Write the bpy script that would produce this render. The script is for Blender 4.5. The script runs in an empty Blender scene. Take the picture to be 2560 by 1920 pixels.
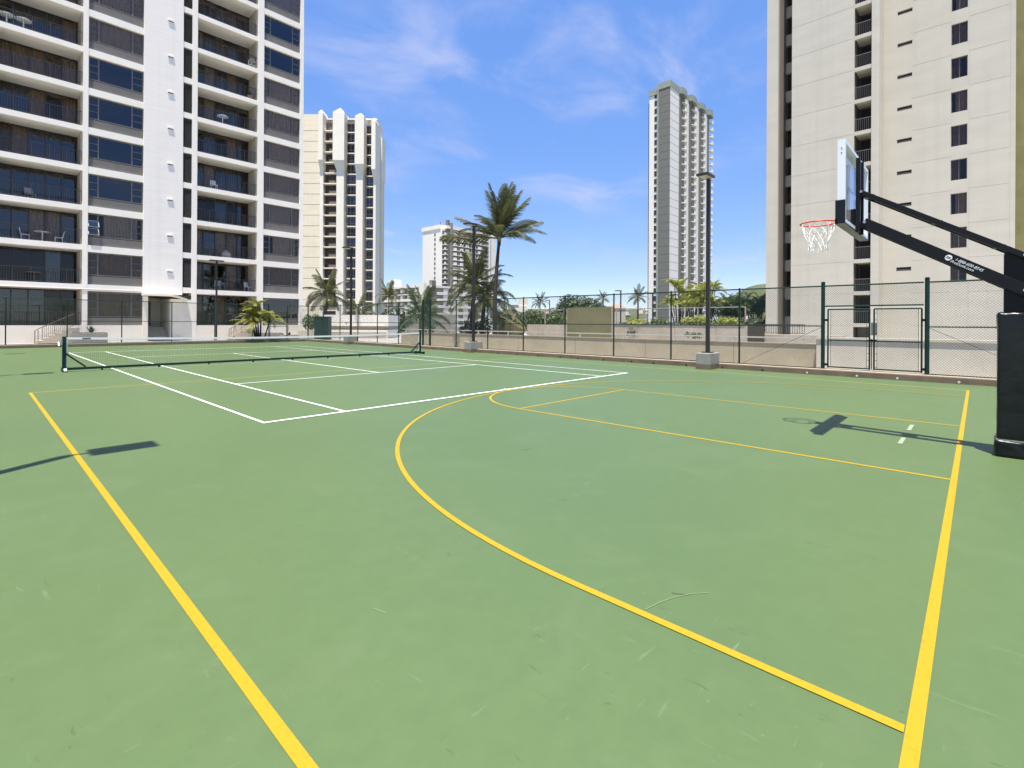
import bpy, bmesh, math, random
from mathutils import Vector, Matrix
random.seed(7)
sc = bpy.context.scene
COL = sc.collection
R = math.radians

# ------------------------------------------------------------------ camera, sky, sun, exposure
YAW = R(43.005); ROLL = R(0.307); CAM = Vector((-3.016, -8.021, 1.575)); FPX = 1250.2
fw = Vector((math.cos(YAW), math.sin(YAW), 0)); rt = Vector((math.sin(YAW), -math.cos(YAW), 0)); up = Vector((0, 0, 1))
ax = rt * math.cos(ROLL) + up * math.sin(ROLL); ay = up * math.cos(ROLL) - rt * math.sin(ROLL); az = -fw
cam = bpy.data.cameras.new('camera'); camo = bpy.data.objects.new('camera', cam); COL.objects.link(camo)
M4 = Matrix((ax, ay, az)).transposed().to_4x4(); M4.translation = CAM; camo.matrix_world = M4
cam.sensor_width = 36; cam.lens = FPX / 2560 * 36; cam.shift_y = -(960 - 805.86) / 2560; cam.clip_start = 0.05; cam.clip_end = 12000
sc.camera = camo

SUN_TO = Vector((0.57, 0.36, -3.05)).normalized()          # direction the light travels
SUN_EL = math.asin(-SUN_TO.z); SUN_AZ = math.atan2(-SUN_TO.x, -SUN_TO.y)
w = bpy.data.worlds.new('World'); sc.world = w; w.use_nodes = True
nt = w.node_tree; N = nt.nodes; L = nt.links; N.clear()
out = N.new('ShaderNodeOutputWorld'); bg = N.new('ShaderNodeBackground'); sky = N.new('ShaderNodeTexSky')
sky.sky_type = 'NISHITA'; sky.sun_disc = False; sky.sun_elevation = SUN_EL; sky.sun_rotation = SUN_AZ
sky.air_density = 0.7; sky.dust_density = 0.0; sky.ozone_density = 3.0; sky.altitude = 10
bg.inputs['Strength'].default_value = 0.12
hsv = N.new('ShaderNodeHueSaturation'); hsv.inputs['Hue'].default_value = 0.522; hsv.inputs['Saturation'].default_value = 2.55; hsv.inputs['Value'].default_value = 2.75
gam = N.new('ShaderNodeGamma'); gam.inputs['Gamma'].default_value = 0.30; L.new(sky.outputs[0], gam.inputs['Color']); L.new(gam.outputs[0], hsv.inputs['Color'])
tc = N.new('ShaderNodeTexCoord'); sep = N.new('ShaderNodeSeparateXYZ'); L.new(tc.outputs['Generated'], sep.inputs[0])
def mth(op, a=None, b=None, c=None):
    n = N.new('ShaderNodeMath'); n.operation = op
    for i, v in enumerate((a, b, c)):
        if v is None: continue
        if isinstance(v, (int, float)): n.inputs[i].default_value = v
        else: L.new(v, n.inputs[i])
    return n.outputs[0]
zz = mth('ADD', mth('MAXIMUM', sep.outputs[2], 0.0), 0.16)
comb = N.new('ShaderNodeCombineXYZ'); L.new(mth('DIVIDE', sep.outputs[0], zz), comb.inputs[0]); L.new(mth('DIVIDE', sep.outputs[1], zz), comb.inputs[1])
mp = N.new('ShaderNodeMapping'); mp.inputs['Rotation'].default_value = (0, 0, R(25)); mp.inputs['Scale'].default_value = (1.0, 1.45, 1)
mp.inputs['Location'].default_value = (3.3, 1.2, 0)
L.new(comb.outputs[0], mp.inputs['Vector'])
n1 = N.new('ShaderNodeTexNoise'); n1.inputs['Scale'].default_value = 1.7; n1.inputs['Detail'].default_value = 9; n1.inputs['Roughness'].default_value = 0.58; n1.inputs['Distortion'].default_value = 0.55
L.new(mp.outputs[0], n1.inputs['Vector'])
n2 = N.new('ShaderNodeTexNoise'); n2.inputs['Scale'].default_value = 0.55; n2.inputs['Detail'].default_value = 3
L.new(mp.outputs[0], n2.inputs['Vector'])
r1 = N.new('ShaderNodeMapRange'); r1.interpolation_type = 'SMOOTHSTEP'
r1.inputs['From Min'].default_value = 0.44; r1.inputs['From Max'].default_value = 0.78; L.new(n1.outputs['Fac'], r1.inputs['Value'])
r2 = N.new('ShaderNodeMapRange'); r2.interpolation_type = 'SMOOTHSTEP'
r2.inputs['From Min'].default_value = 0.34; r2.inputs['From Max'].default_value = 0.60; L.new(n2.outputs['Fac'], r2.inputs['Value'])
cf = mth('MULTIPLY', mth('MULTIPLY', r1.outputs[0], r2.outputs[0]), 0.62)
mixc = N.new('ShaderNodeMixRGB'); L.new(cf, mixc.inputs['Fac']); L.new(hsv.outputs[0], mixc.inputs['Color1']); mixc.inputs['Color2'].default_value = (2.9, 3.05, 4.1, 1)
L.new(mixc.outputs[0], bg.inputs['Color']); L.new(bg.outputs[0], out.inputs[0])

sl = bpy.data.lights.new('sun', 'SUN'); sl.energy = 5.0; sl.angle = R(0.53); sl.color = (1.0, 0.93, 0.82)
so = bpy.data.objects.new('sun', sl); COL.objects.link(so); so.rotation_euler = SUN_TO.to_track_quat('-Z', 'Y').to_euler(); so.location = (0, 0, 120)
vs = sc.view_settings; vs.view_transform = 'Standard'; vs.look = 'None'; vs.gamma = 1; vs.exposure = 1.0; vs.use_curve_mapping = False
sc.cycles.max_bounces = 6; sc.cycles.transparent_max_bounces = 16

# ------------------------------------------------------------------ helpers
def tag(o, label=None, cat=None, group=None, kind=None):
    if label: o['label'] = label
    if cat: o['category'] = cat
    if group: o['group'] = group
    if kind: o['kind'] = kind
    return o
def thing(name, label, cat, loc=(0, 0, 0), rz=0, group=None):
    o = bpy.data.objects.new(name, None); COL.objects.link(o); o.location = loc; o.rotation_euler = (0, 0, rz)
    o.empty_display_size = 0.1
    return tag(o, label, cat, group)
class MB:
    def __init__(s): s.v = []; s.f = []
    def add(s, vs_, fs):
        n = len(s.v); s.v += [tuple(p) for p in vs_]; s.f += [tuple(i + n for i in q) for q in fs]; return s
    def box(s, x0, x1, y0, y1, z0, z1):
        return s.add([(x0, y0, z0), (x1, y0, z0), (x1, y1, z0), (x0, y1, z0), (x0, y0, z1), (x1, y0, z1), (x1, y1, z1), (x0, y1, z1)],
                     [(0, 3, 2, 1), (4, 5, 6, 7), (0, 1, 5, 4), (1, 2, 6, 5), (2, 3, 7, 6), (3, 0, 4, 7)])
    def quad(s, a, b, c, d): return s.add([a, b, c, d], [(0, 1, 2, 3)])
    def prism(s, poly, z0, z1):                  # poly: (x, y) counter-clockwise
        n = len(poly)
        return s.add([(x, y, z0) for x, y in poly] + [(x, y, z1) for x, y in poly],
                     [tuple(range(n - 1, -1, -1)), tuple(range(n, 2 * n))] + [(i, (i + 1) % n, n + (i + 1) % n, n + i) for i in range(n)])
    def prism_y(s, poly, y0, y1):                # poly: (x, z)
        n = len(poly)
        return s.add([(x, y0, z) for x, z in poly] + [(x, y1, z) for x, z in poly],
                     [tuple(range(n)), tuple(range(2 * n - 1, n - 1, -1))] + [(i, n + i, n + (i + 1) % n, (i + 1) % n) for i in range(n)])
    def bar(s, a, b, w_, h_, upv=(0, 0, 1)):     # rectangular bar from a to b
        a = Vector(a); b = Vector(b); d = (b - a).normalized(); u = Vector(upv)
        sd = d.cross(u)
        if sd.length < 1e-4: sd = d.cross(Vector((1, 0, 0)))
        sd.normalize(); u = sd.cross(d)
        p = []
        for e in (a, b):
            for i, j in ((-1, -1), (1, -1), (1, 1), (-1, 1)): p.append(e + sd * (i * w_ / 2) + u * (j * h_ / 2))
        return s.add(p, [(0, 3, 2, 1), (4, 5, 6, 7), (0, 1, 5, 4), (1, 2, 6, 5), (2, 3, 7, 6), (3, 0, 4, 7)][:6])
    def tube(s, pts, r, n=8, cap=True):
        pts = [Vector(p) for p in pts]; rs = r if isinstance(r, (list, tuple)) else [r] * len(pts)
        m = len(pts); base = len(s.v); ref = None
        for i, p in enumerate(pts):
            d = (pts[min(i + 1, m - 1)] - pts[max(i - 1, 0)]).normalized()
            if ref is None:
                ref = d.cross(Vector((0, 0, 1)));
                if ref.length < 1e-3: ref = d.cross(Vector((1, 0, 0)))
            ref = (ref - d * ref.dot(d)).normalized(); q = d.cross(ref)
            for k in range(n):
                a = 2 * math.pi * k / n; s.v.append(tuple(p + (ref * math.cos(a) + q * math.sin(a)) * rs[i]))
        for i in range(m - 1):
            for k in range(n):
                s.f.append((base + i * n + k, base + i * n + (k + 1) % n, base + (i + 1) * n + (k + 1) % n, base + (i + 1) * n + k))
        if cap:
            s.f.append(tuple(base + k for k in range(n - 1, -1, -1))); s.f.append(tuple(base + (m - 1) * n + k for k in range(n)))
        return s
    def mesh(s, name, m=None, smooth=False):
        me = bpy.data.meshes.new(name); me.from_pydata(s.v, [], s.f)
        if m: me.materials.append(m)
        if smooth: me.polygons.foreach_set('use_smooth', [True] * len(me.polygons))
        me.update(); return me
    def build(s, name, m, parent=None, smooth=False, bevel=0.0, loc=None):
        me = s.mesh(name, m, smooth)
        bm = bmesh.new(); bm.from_mesh(me); bmesh.ops.recalc_face_normals(bm, faces=bm.faces)
        if bevel: bmesh.ops.bevel(bm, geom=bm.edges[:], offset=bevel, segments=2, affect='EDGES', profile=0.5)
        bm.to_mesh(me); bm.free()
        return put(name, me, parent, loc)
def put(name, me, parent=None, loc=None, rot=None):
    o = bpy.data.objects.new(name, me); COL.objects.link(o)
    if parent: o.parent = parent
    if loc: o.location = loc
    if rot: o.rotation_euler = rot
    return o
def kids(o): return [c for c in COL.objects if c.parent == o]
CH = {}
def copy_tree(o, parent=None, loc=None, children=None):
    c = o.copy(); COL.objects.link(c)
    if parent: c.parent = parent
    if loc is not None: c.location = loc
    for ch in (list(o.children)): copy_tree(ch, c)
    return c
def at(u, v, F):                                # a point of the place from a sighting and a distance
    A = u - 1280; B = v - 805.86; a = math.cos(ROLL) * A + math.sin(ROLL) * B; b = -math.sin(ROLL) * A + math.cos(ROLL) * B
    return CAM + fw * F + rt * (a * F / FPX) - up * (b * F / FPX)

# ------------------------------------------------------------------ materials
MATS = {}
def mat(name, col, rough=0.6, nscale=0, namt=0.0, col2=None, bump=0.0, bscale=60, metal=0.0, spec=0.5, extra=None, tr=0.0):
    if name in MATS: return MATS[name]
    m = bpy.data.materials.new(name); m.use_nodes = True; t = m.node_tree; b = t.nodes['Principled BSDF']; lk = t.links
    b.inputs['Base Color'].default_value = (*col, 1); b.inputs['Roughness'].default_value = rough; b.inputs['Metallic'].default_value = metal
    b.inputs['Specular IOR Level'].default_value = spec
    co = t.nodes.new('ShaderNodeTexCoord')
    if nscale:
        nz = t.nodes.new('ShaderNodeTexNoise'); nz.inputs['Scale'].default_value = nscale; nz.inputs['Detail'].default_value = 6; nz.inputs['Roughness'].default_value = 0.6
        lk.new(co.outputs['Object'], nz.inputs['Vector'])
        mr = t.nodes.new('ShaderNodeMapRange'); mr.inputs['From Min'].default_value = 0.3; mr.inputs['From Max'].default_value = 0.7; lk.new(nz.outputs['Fac'], mr.inputs['Value'])
        mx = t.nodes.new('ShaderNodeMixRGB'); c2 = col2 or tuple(x * (1 - namt) for x in col)
        mx.inputs['Color1'].default_value = (*col, 1); mx.inputs['Color2'].default_value = (*c2, 1); lk.new(mr.outputs[0], mx.inputs['Fac'])
        lk.new(mx.outputs[0], b.inputs['Base Color'])
    if bump:
        nb = t.nodes.new('ShaderNodeTexNoise'); nb.inputs['Scale'].default_value = bscale; nb.inputs['Detail'].default_value = 5; lk.new(co.outputs['Object'], nb.inputs['Vector'])
        bp = t.nodes.new('ShaderNodeBump'); bp.inputs['Strength'].default_value = bump; bp.inputs['Distance'].default_value = 0.02
        lk.new(nb.outputs['Fac'], bp.inputs['Height']); lk.new(bp.outputs[0], b.inputs['Normal'])
    if extra: extra(m, t, b, lk, co)
    MATS[name] = m; return m

def court_extra(m, t, b, lk, co):
    n = t.nodes
    def noise(scale, detail, vec=None, dist=0.0, rough=0.6):
        z = n.new('ShaderNodeTexNoise'); z.inputs['Scale'].default_value = scale; z.inputs['Detail'].default_value = detail; z.inputs['Distortion'].default_value = dist; z.inputs['Roughness'].default_value = rough
        lk.new(vec or co.outputs['Object'], z.inputs['Vector']); return z.outputs['Fac']
    def rng(v, a, c, x=0.0, y=1.0):
        q = n.new('ShaderNodeMapRange'); q.inputs['From Min'].default_value = a; q.inputs['From Max'].default_value = c; q.inputs['To Min'].default_value = x; q.inputs['To Max'].default_value = y
        lk.new(v, q.inputs['Value']); return q.outputs[0]
    def mixc(f, c1, c2):
        q = n.new('ShaderNodeMixRGB'); lk.new(f, q.inputs['Fac'])
        for k, c in (('Color1', c1), ('Color2', c2)):
            if isinstance(c, tuple): q.inputs[k].default_value = (*c, 1)
            else: lk.new(c, q.inputs[k])
        return q.outputs[0]
    def mul(a, c):
        q = n.new('ShaderNodeMath'); q.operation = 'MULTIPLY'; lk.new(a, q.inputs[0])
        if isinstance(c, float): q.inputs[1].default_value = c
        else: lk.new(c, q.inputs[1])
        return q.outputs[0]
    base = mixc(rng(noise(0.35, 6), 0.3, 0.7), (0.0837, 0.1341, 0.0437), (0.0745, 0.1226, 0.0403))
    base = mixc(rng(noise(7, 9, rough=0.75), 0.35, 0.7, 0, 0.55), base, (0.0616, 0.1033, 0.0333))
    base = mixc(rng(noise(300, 2), 0.45, 0.75, 0, 0.45), base, (0.1058, 0.1544, 0.0644))
    base = mixc(rng(noise(0.13, 5, dist=0.5), 0.45, 0.75, 0, 0.5), base, (0.0635, 0.1090, 0.0379))
    base = mixc(rng(noise(1.1, 7, dist=1.2), 0.52, 0.78, 0, 0.4), base, (0.1030, 0.1486, 0.0667))
    for sx, sy, rot, th, colr, amt in ((1.0, 0.16, 20, 0.66, (0.1564, 0.2123, 0.1265), 0.32), (0.2, 1.0, -35, 0.66, (0.1564, 0.2123, 0.1265), 0.32), (0.9, 0.3, 75, 0.655, (0.0322, 0.0560, 0.0253), 0.6), (1.0, 0.9, 10, 0.68, (0.1656, 0.2220, 0.1380), 0.34), (0.12, 1.0, 62, 0.67, (0.1472, 0.2026, 0.1150), 0.5)):
        mp_ = n.new('ShaderNodeMapping'); mp_.inputs['Scale'].default_value = (sx, sy, 1); mp_.inputs['Rotation'].default_value = (0, 0, R(rot)); mp_.inputs['Location'].default_value = (rot, sx, 0)
        lk.new(co.outputs['Object'], mp_.inputs['Vector'])
        f1 = rng(noise(19, 4, mp_.outputs[0], 0.5), th, th + 0.06); f2 = rng(noise(0.8, 3), 0.42, 0.6)
        base = mixc(mul(mul(f1, f2), amt), base, colr)
    lk.new(base, b.inputs['Base Color'])
    bp = n.new('ShaderNodeBump'); bp.inputs['Strength'].default_value = 0.25; bp.inputs['Distance'].default_value = 0.004
    lk.new(noise(350, 3), bp.inputs['Height']); lk.new(bp.outputs[0], b.inputs['Normal'])
MC = mat('acrylic_court_green', (0.10, 0.145, 0.052), 0.52, extra=court_extra, spec=0.5)
def wear(m, t, b, lk, co):
    z = t.nodes.new('ShaderNodeTexNoise'); z.inputs['Scale'].default_value = 38; z.inputs['Detail'].default_value = 8; lk.new(co.outputs['Object'], z.inputs['Vector'])
    src = b.inputs['Base Color'].default_value[:]
    mr = t.nodes.new('ShaderNodeMapRange'); mr.inputs['From Min'].default_value = 0.55; mr.inputs['From Max'].default_value = 0.8; lk.new(z.outputs['Fac'], mr.inputs['Value'])
    mx = t.nodes.new('ShaderNodeMixRGB'); mx.inputs['Color1'].default_value = src; mx.inputs['Color2'].default_value = tuple(c * 0.75 for c in src[:3]) + (1,)
    lk.new(mr.outputs[0], mx.inputs['Fac']); lk.new(mx.outputs[0], b.inputs['Base Color'])
MY = mat('paint_yellow', (0.36, 0.236, 0.008), 0.6, extra=wear, spec=0.3)
MYT = mat('worn_yellow_paint', (0.40, 0.32, 0.06), 0.6, extra=wear, spec=0.3)
MW = mat('paint_white', (0.80, 0.81, 0.78), 0.6, extra=wear, spec=0.3)
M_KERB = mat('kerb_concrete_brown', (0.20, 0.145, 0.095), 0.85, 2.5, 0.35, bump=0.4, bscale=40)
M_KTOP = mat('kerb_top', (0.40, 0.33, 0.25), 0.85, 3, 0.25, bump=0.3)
M_CONC = mat('concrete_grey', (0.31, 0.295, 0.26), 0.85, 3.5, 0.28, bump=0.3)
M_PAVE = mat('paving_concrete', (0.42, 0.40, 0.36), 0.85, 0.7, 0.2, bump=0.2)
M_BEIGE = mat('beige_stucco', (0.47, 0.405, 0.285), 0.9, 1.3, 0.16, bump=0.5, bscale=90)
M_BEIGE2 = mat('pinkish_stucco', (0.50, 0.435, 0.345), 0.9, 1.1, 0.25, bump=0.5, bscale=70)
M_WHITE = mat('white_plaster', (0.88, 0.82, 0.74), 0.75, 0.8, 0.06, bump=0.12, bscale=14)
M_WHITE2 = mat('white_painted_wall', (0.88, 0.81, 0.70), 0.7, 1.2, 0.08, bump=0.15)
def mkboards(scale, dark, bmp):                    # faint horizontal lift lines and staining in a cast wall
    def f(m, t, b, lk, co):
        mp_ = t.nodes.new('ShaderNodeMapping'); mp_.inputs['Scale'].default_value = scale; lk.new(co.outputs['Object'], mp_.inputs['Vector'])
        z = t.nodes.new('ShaderNodeTexNoise'); z.inputs['Scale'].default_value = 1.4; z.inputs['Detail'].default_value = 5; lk.new(mp_.outputs[0], z.inputs['Vector'])
        mr = t.nodes.new('ShaderNodeMapRange'); mr.inputs['From Min'].default_value = 0.3; mr.inputs['From Max'].default_value = 0.75; lk.new(z.outputs['Fac'], mr.inputs['Value'])
        c = b.inputs['Base Color'].default_value[:]
        mx = t.nodes.new('ShaderNodeMixRGB'); mx.inputs['Color1'].default_value = c; mx.inputs['Color2'].default_value = tuple(q * dark for q in c[:3]) + (1,)
        lk.new(mr.outputs[0], mx.inputs['Fac']); lk.new(mx.outputs[0], b.inputs['Base Color'])
        m2 = t.nodes.new('ShaderNodeMapping'); m2.inputs['Scale'].default_value = (1.6, 1.6, 0.05); lk.new(co.outputs['Object'], m2.inputs['Vector'])
        z2 = t.nodes.new('ShaderNodeTexNoise'); z2.inputs['Scale'].default_value = 1.2; z2.inputs['Detail'].default_value = 6; lk.new(m2.outputs[0], z2.inputs['Vector'])
        r2_ = t.nodes.new('ShaderNodeMapRange'); r2_.inputs['From Min'].default_value = 0.48; r2_.inputs['From Max'].default_value = 0.8; r2_.inputs['To Max'].default_value = 0.38; lk.new(z2.outputs['Fac'], r2_.inputs['Value'])
        mx2 = t.nodes.new('ShaderNodeMixRGB'); lk.new(mx.outputs[0], mx2.inputs['Color1']); mx2.inputs['Color2'].default_value = tuple(q * 0.78 for q in c[:3]) + (1,); lk.new(r2_.outputs[0], mx2.inputs['Fac']); lk.new(mx2.outputs[0], b.inputs['Base Color'])
        bp = t.nodes.new('ShaderNodeBump'); bp.inputs['Strength'].default_value = bmp; bp.inputs['Distance'].default_value = 0.03; lk.new(z.outputs['Fac'], bp.inputs['Height']); lk.new(bp.outputs[0], b.inputs['Normal'])
    return f
boards = mkboards((0.35, 1, 7), 0.9, 0.1); boards2 = mkboards((0.22, 0.22, 0.9), 0.9, 0.03)
M_CAST = mat('white_cast_wall', (0.88, 0.82, 0.76), 0.75, extra=boards)
M_BUFF = mat('buff_cast_wall', (0.55, 0.515, 0.43), 0.8, extra=boards2)
M_TAUPE = mat('taupe_and_fin_shade', (0.30, 0.265, 0.225), 0.8, 1, 0.12)  # on the buff tower's fin side this colour stands in for shade
M_BUFFJ = mat('buff_joint', (0.50, 0.465, 0.385), 0.85)
M_BRNL = mat('brown_panel', (0.17, 0.13, 0.105), 0.8)
M_BRN = mat('recess_shade_brown', (0.075, 0.06, 0.05), 0.8, 1, 0.2)  # dark brown carries the shade inside the balcony recesses
M_OLIVE = mat('olive_paint', (0.235, 0.215, 0.085), 0.8, 0.8, 0.25)
M_OLIVE2 = mat('olive_panel', (0.22, 0.20, 0.10), 0.75, 0.7, 0.35)
M_CREAM = mat('cream_cast_wall', (0.84, 0.74, 0.56), 0.8, extra=boards2)
M_CREAM2 = mat('cream_white_pier', (0.88, 0.81, 0.70), 0.8, 0.6, 0.07)
M_GREYC = mat('grey_cast_wall', (0.19, 0.185, 0.16), 0.85, extra=boards2)
M_CAPG = mat('greenish_coping', (0.34, 0.37, 0.31), 0.85, 0.4, 0.2)
M_SPAN = mat('spandrel_grey', (0.155, 0.145, 0.135), 0.6, 1.5, 0.2, bump=0.1)
M_BRONZE = mat('bronze_frame', (0.17, 0.155, 0.14), 0.45, 3, 0.15, metal=0.2)
M_FRAMEL = mat('silver_frame', (0.34, 0.33, 0.31), 0.4, metal=0.5)
M_RAIL = mat('dark_bronze_rail', (0.045, 0.04, 0.038), 0.5, metal=0.2)
M_RAILB = mat('brown_handrail', (0.10, 0.065, 0.05), 0.5)
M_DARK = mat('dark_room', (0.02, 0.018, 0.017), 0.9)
M_CURT = mat('beige_curtain', (0.40, 0.32, 0.24), 0.9, 6, 0.25)
M_CURT2 = mat('grey_curtain', (0.46, 0.435, 0.425), 0.9, 6, 0.25)
M_CURT3 = mat('brown_curtain', (0.24, 0.18, 0.135), 0.9, 6, 0.3)
M_LOUV = mat('charcoal_louvre', (0.06, 0.06, 0.062), 0.55, 4, 0.2)
M_GREEN = mat('green_vinyl_metal', (0.007, 0.034, 0.024), 0.45, 5, 0.2, spec=0.25)
M_WIRE = mat('green_vinyl_wire', (0.030, 0.055, 0.040), 0.5)
M_BLACK = mat('black_powder_coat', (0.008, 0.008, 0.009), 0.45, 8, 0.3, spec=0.22)
M_POLE = mat('dark_bronze_pole', (0.022, 0.018, 0.016), 0.45, 2, 0.3)
M_VINYL = mat('black_vinyl', (0.010, 0.012, 0.012), 0.3, 3, 0.35, bump=0.6, bscale=5, spec=0.28)
M_CHROME = mat('zinc_bolt', (0.55, 0.53, 0.48), 0.3, metal=0.9)
M_ALU = mat('white_aluminium', (0.74, 0.76, 0.78), 0.4, spec=0.5)
M_RED = mat('orange_red_rim', (0.72, 0.055, 0.022), 0.4)
M_CORD = mat('white_net_cord', (0.82, 0.81, 0.78), 0.8)
M_NETC = mat('dark_net_cord', (0.06, 0.075, 0.055), 0.8)
M_TAPE = mat('white_vinyl_tape', (0.84, 0.81, 0.77), 0.5)
M_DECAL = mat('white_decal', (0.80, 0.80, 0.80), 0.5)
M_BLUE = mat('navy_patch', (0.05, 0.07, 0.14), 0.6)
M_LENS = mat('lamp_lens', (0.42, 0.40, 0.34), 0.3)
M_TRUNK = mat('palm_trunk', (0.034, 0.027, 0.022), 0.9, 5, 0.4, bump=0.6, bscale=14)
M_WOOD = mat('grey_branch', (0.16, 0.13, 0.10), 0.9, 4, 0.3)
M_STEP = mat('stone_step', (0.55, 0.48, 0.37), 0.85, 4, 0.2)
M_DOOR = mat('dark_green_door', (0.012, 0.028, 0.026), 0.5)
M_PLAST = mat('white_plastic', (0.74, 0.74, 0.73), 0.5)
M_SOIL = mat('soil', (0.06, 0.045, 0.03), 0.95, 8, 0.4)
M_TERR = mat('terrain', (0.10, 0.12, 0.06), 0.95, 0.02, 0.4, col2=(0.16, 0.15, 0.11))
M_HILL = mat('hill_scrub', (0.060, 0.080, 0.026), 0.95, 0.012, 0.5, col2=(0.11, 0.115, 0.05), bump=0.6, bscale=0.05)
M_ROOFR = mat('tan_roof', (0.42, 0.26, 0.18), 0.8, 1, 0.2)
M_PVC = mat('white_pipe', (0.52, 0.49, 0.43), 0.5)
def leafmat(name, c1, c2, trn=0.25):
    m = bpy.data.materials.new(name); m.use_nodes = True; t = m.node_tree; b = t.nodes['Principled BSDF']; lk = t.links
    oi = t.nodes.new('ShaderNodeObjectInfo'); ge = t.nodes.new('ShaderNodeNewGeometry'); ad = t.nodes.new('ShaderNodeMath'); ad.operation = 'FRACT'
    a2 = t.nodes.new('ShaderNodeMath'); a2.operation = 'ADD'; lk.new(oi.outputs['Random'], a2.inputs[0]); lk.new(ge.outputs['Random Per Island'], a2.inputs[1]); lk.new(a2.outputs[0], ad.inputs[0])
    mx = t.nodes.new('ShaderNodeMixRGB'); mx.inputs['Color1'].default_value = (*c1, 1); mx.inputs['Color2'].default_value = (*c2, 1); lk.new(ad.outputs[0], mx.inputs['Fac'])
    lk.new(mx.outputs[0], b.inputs['Base Color']); b.inputs['Roughness'].default_value = 0.5; b.inputs['Specular IOR Level'].default_value = 0.4
    tl = t.nodes.new('ShaderNodeBsdfTranslucent'); lk.new(mx.outputs[0], tl.inputs['Color']); ms = t.nodes.new('ShaderNodeMixShader'); ms.inputs[0].default_value = trn
    lk.new(b.outputs[0], ms.inputs[1]); lk.new(tl.outputs[0], ms.inputs[2]); lk.new(ms.outputs[0], t.nodes['Material Output'].inputs[0])
    return m
M_FROND = leafmat('palm_leaflet', (0.040, 0.055, 0.018), (0.135, 0.135, 0.045))
M_FROND2 = leafmat('dry_palm_leaflet', (0.16, 0.13, 0.05), (0.26, 0.22, 0.10))
M_ARECA = leafmat('yellow_green_leaflet', (0.13, 0.16, 0.025), (0.30, 0.28, 0.05))
M_LEAFD = leafmat('dark_leaf', (0.022, 0.042, 0.014), (0.055, 0.085, 0.026))
M_LEAFM = leafmat('mid_leaf', (0.045, 0.075, 0.020), (0.10, 0.13, 0.045))
M_LEAFY = leafmat('yellow_leaf', (0.15, 0.19, 0.025), (0.34, 0.34, 0.06))
def glassmat(name, tint, fac0, fac1, rough=0.02):
    m = bpy.data.materials.new(name); m.use_nodes = True; t = m.node_tree; lk = t.links; t.nodes.clear()
    o = t.nodes.new('ShaderNodeOutputMaterial'); tr = t.nodes.new('ShaderNodeBsdfTransparent'); tr.inputs[0].default_value = (*tint, 1)
    gl = t.nodes.new('ShaderNodeBsdfGlossy'); gl.inputs['Roughness'].default_value = rough; gl.inputs['Color'].default_value = (0.9, 0.93, 1, 1)
    lw = t.nodes.new('ShaderNodeFresnel'); lw.inputs['IOR'].default_value = 1.6
    mr = t.nodes.new('ShaderNodeMapRange'); mr.inputs['To Min'].default_value = fac0; mr.inputs['To Max'].default_value = fac1; lk.new(lw.outputs[0], mr.inputs['Value'])
    ms = t.nodes.new('ShaderNodeMixShader'); lk.new(mr.outputs[0], ms.inputs[0]); lk.new(tr.outputs[0], ms.inputs[1]); lk.new(gl.outputs[0], ms.inputs[2]); lk.new(ms.outputs[0], o.inputs[0])
    return m
M_GLASS = glassmat('tinted_glass', (0.82, 0.77, 0.72), 0.0, 0.45)
M_GLASSB = glassmat('reflective_glass', (0.45, 0.43, 0.42), 0.03, 0.75)
M_GLASSC = glassmat('clear_glass', (0.90, 0.94, 0.95), 0.02, 0.6)

# ------------------------------------------------------------------ ground
def disk(r, z, n=64):
    b = MB(); b.add([(r * math.cos(2 * math.pi * k / n), r * math.sin(2 * math.pi * k / n), z) for k in range(n)], [tuple(range(n))]); return b
tag(disk(6000, -9).build('ground', M_TERR), kind='structure')
tag(MB().box(-45, 72, -45, 44, -0.6, -0.012).build('pavement', M_PAVE), kind='structure')
KX, KXL, KY = 14.75, -3.95, 30.75
court = MB().quad((KXL - 0.2, -13, 0), (KX + 0.2, -13, 0), (KX + 0.2, KY + 0.2, 0), (KXL - 0.2, KY + 0.2, 0)).build('court', MC); tag(court, kind='structure')
def line(pts, wd, m, z, closed=False):
    b = MB(); pts = [Vector((p[0], p[1], 0)) for p in pts]; n = len(pts); vv = []
    for i, p in enumerate(pts):
        d = (pts[min(i + 1, n - 1)] - pts[max(i - 1, 0)]).normalized(); s_ = Vector((-d.y, d.x, 0)) * wd / 2
        vv += [(p.x + s_.x, p.y + s_.y, z), (p.x - s_.x, p.y - s_.y, z)]
    b.add(vv, [(2 * i, 2 * i + 1, 2 * i + 3, 2 * i + 2) for i in range(n - 1)])
    return b.build('painted_line', m, court)
W5 = 0.05
for a, b_ in (((0.025, 0), (0.025, 23.77)), ((10.945, 0), (10.945, 23.77)), ((1.39, 0.06), (1.39, 23.71)), ((9.58, 0.06), (9.58, 23.71)), ((5.485, 5.485), (5.485, 18.285)), ((5.485, 0.06), (5.485, 0.16))): line((a, b_), W5, MW, 0.006)
for a, b_, wd in (((0.05, 0.04), (10.92, 0.04), 0.075), ((0.05, 23.73), (10.92, 23.73), 0.075), ((1.415, 5.485), (9.555, 5.485), W5), ((1.415, 18.285), (9.555, 18.285), W5), ((0.05, 12.0), (10.92, 12.0), 0.035)): line((a, b_), wd, MW, 0.0075)
L1, L2_, L3, L4 = -7.846, 13.20, 6.90, -2.212
line(((L4 - 0.025, L1), (L2_ + 0.025, L1)), 0.052, MY, 0.003)
line(((L4 - 0.025, L3), (L2_ + 0.025, L3)), W5, MYT, 0.003)
line(((L4, L1 + 0.03), (L4, L3 - 0.03)), 0.052, MY, 0.003); line(((L2_, L1 + 0.03), (L2_, L3 - 0.03)), W5, MYT, 0.003)
KC, KH = 5.575, 1.83
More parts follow.
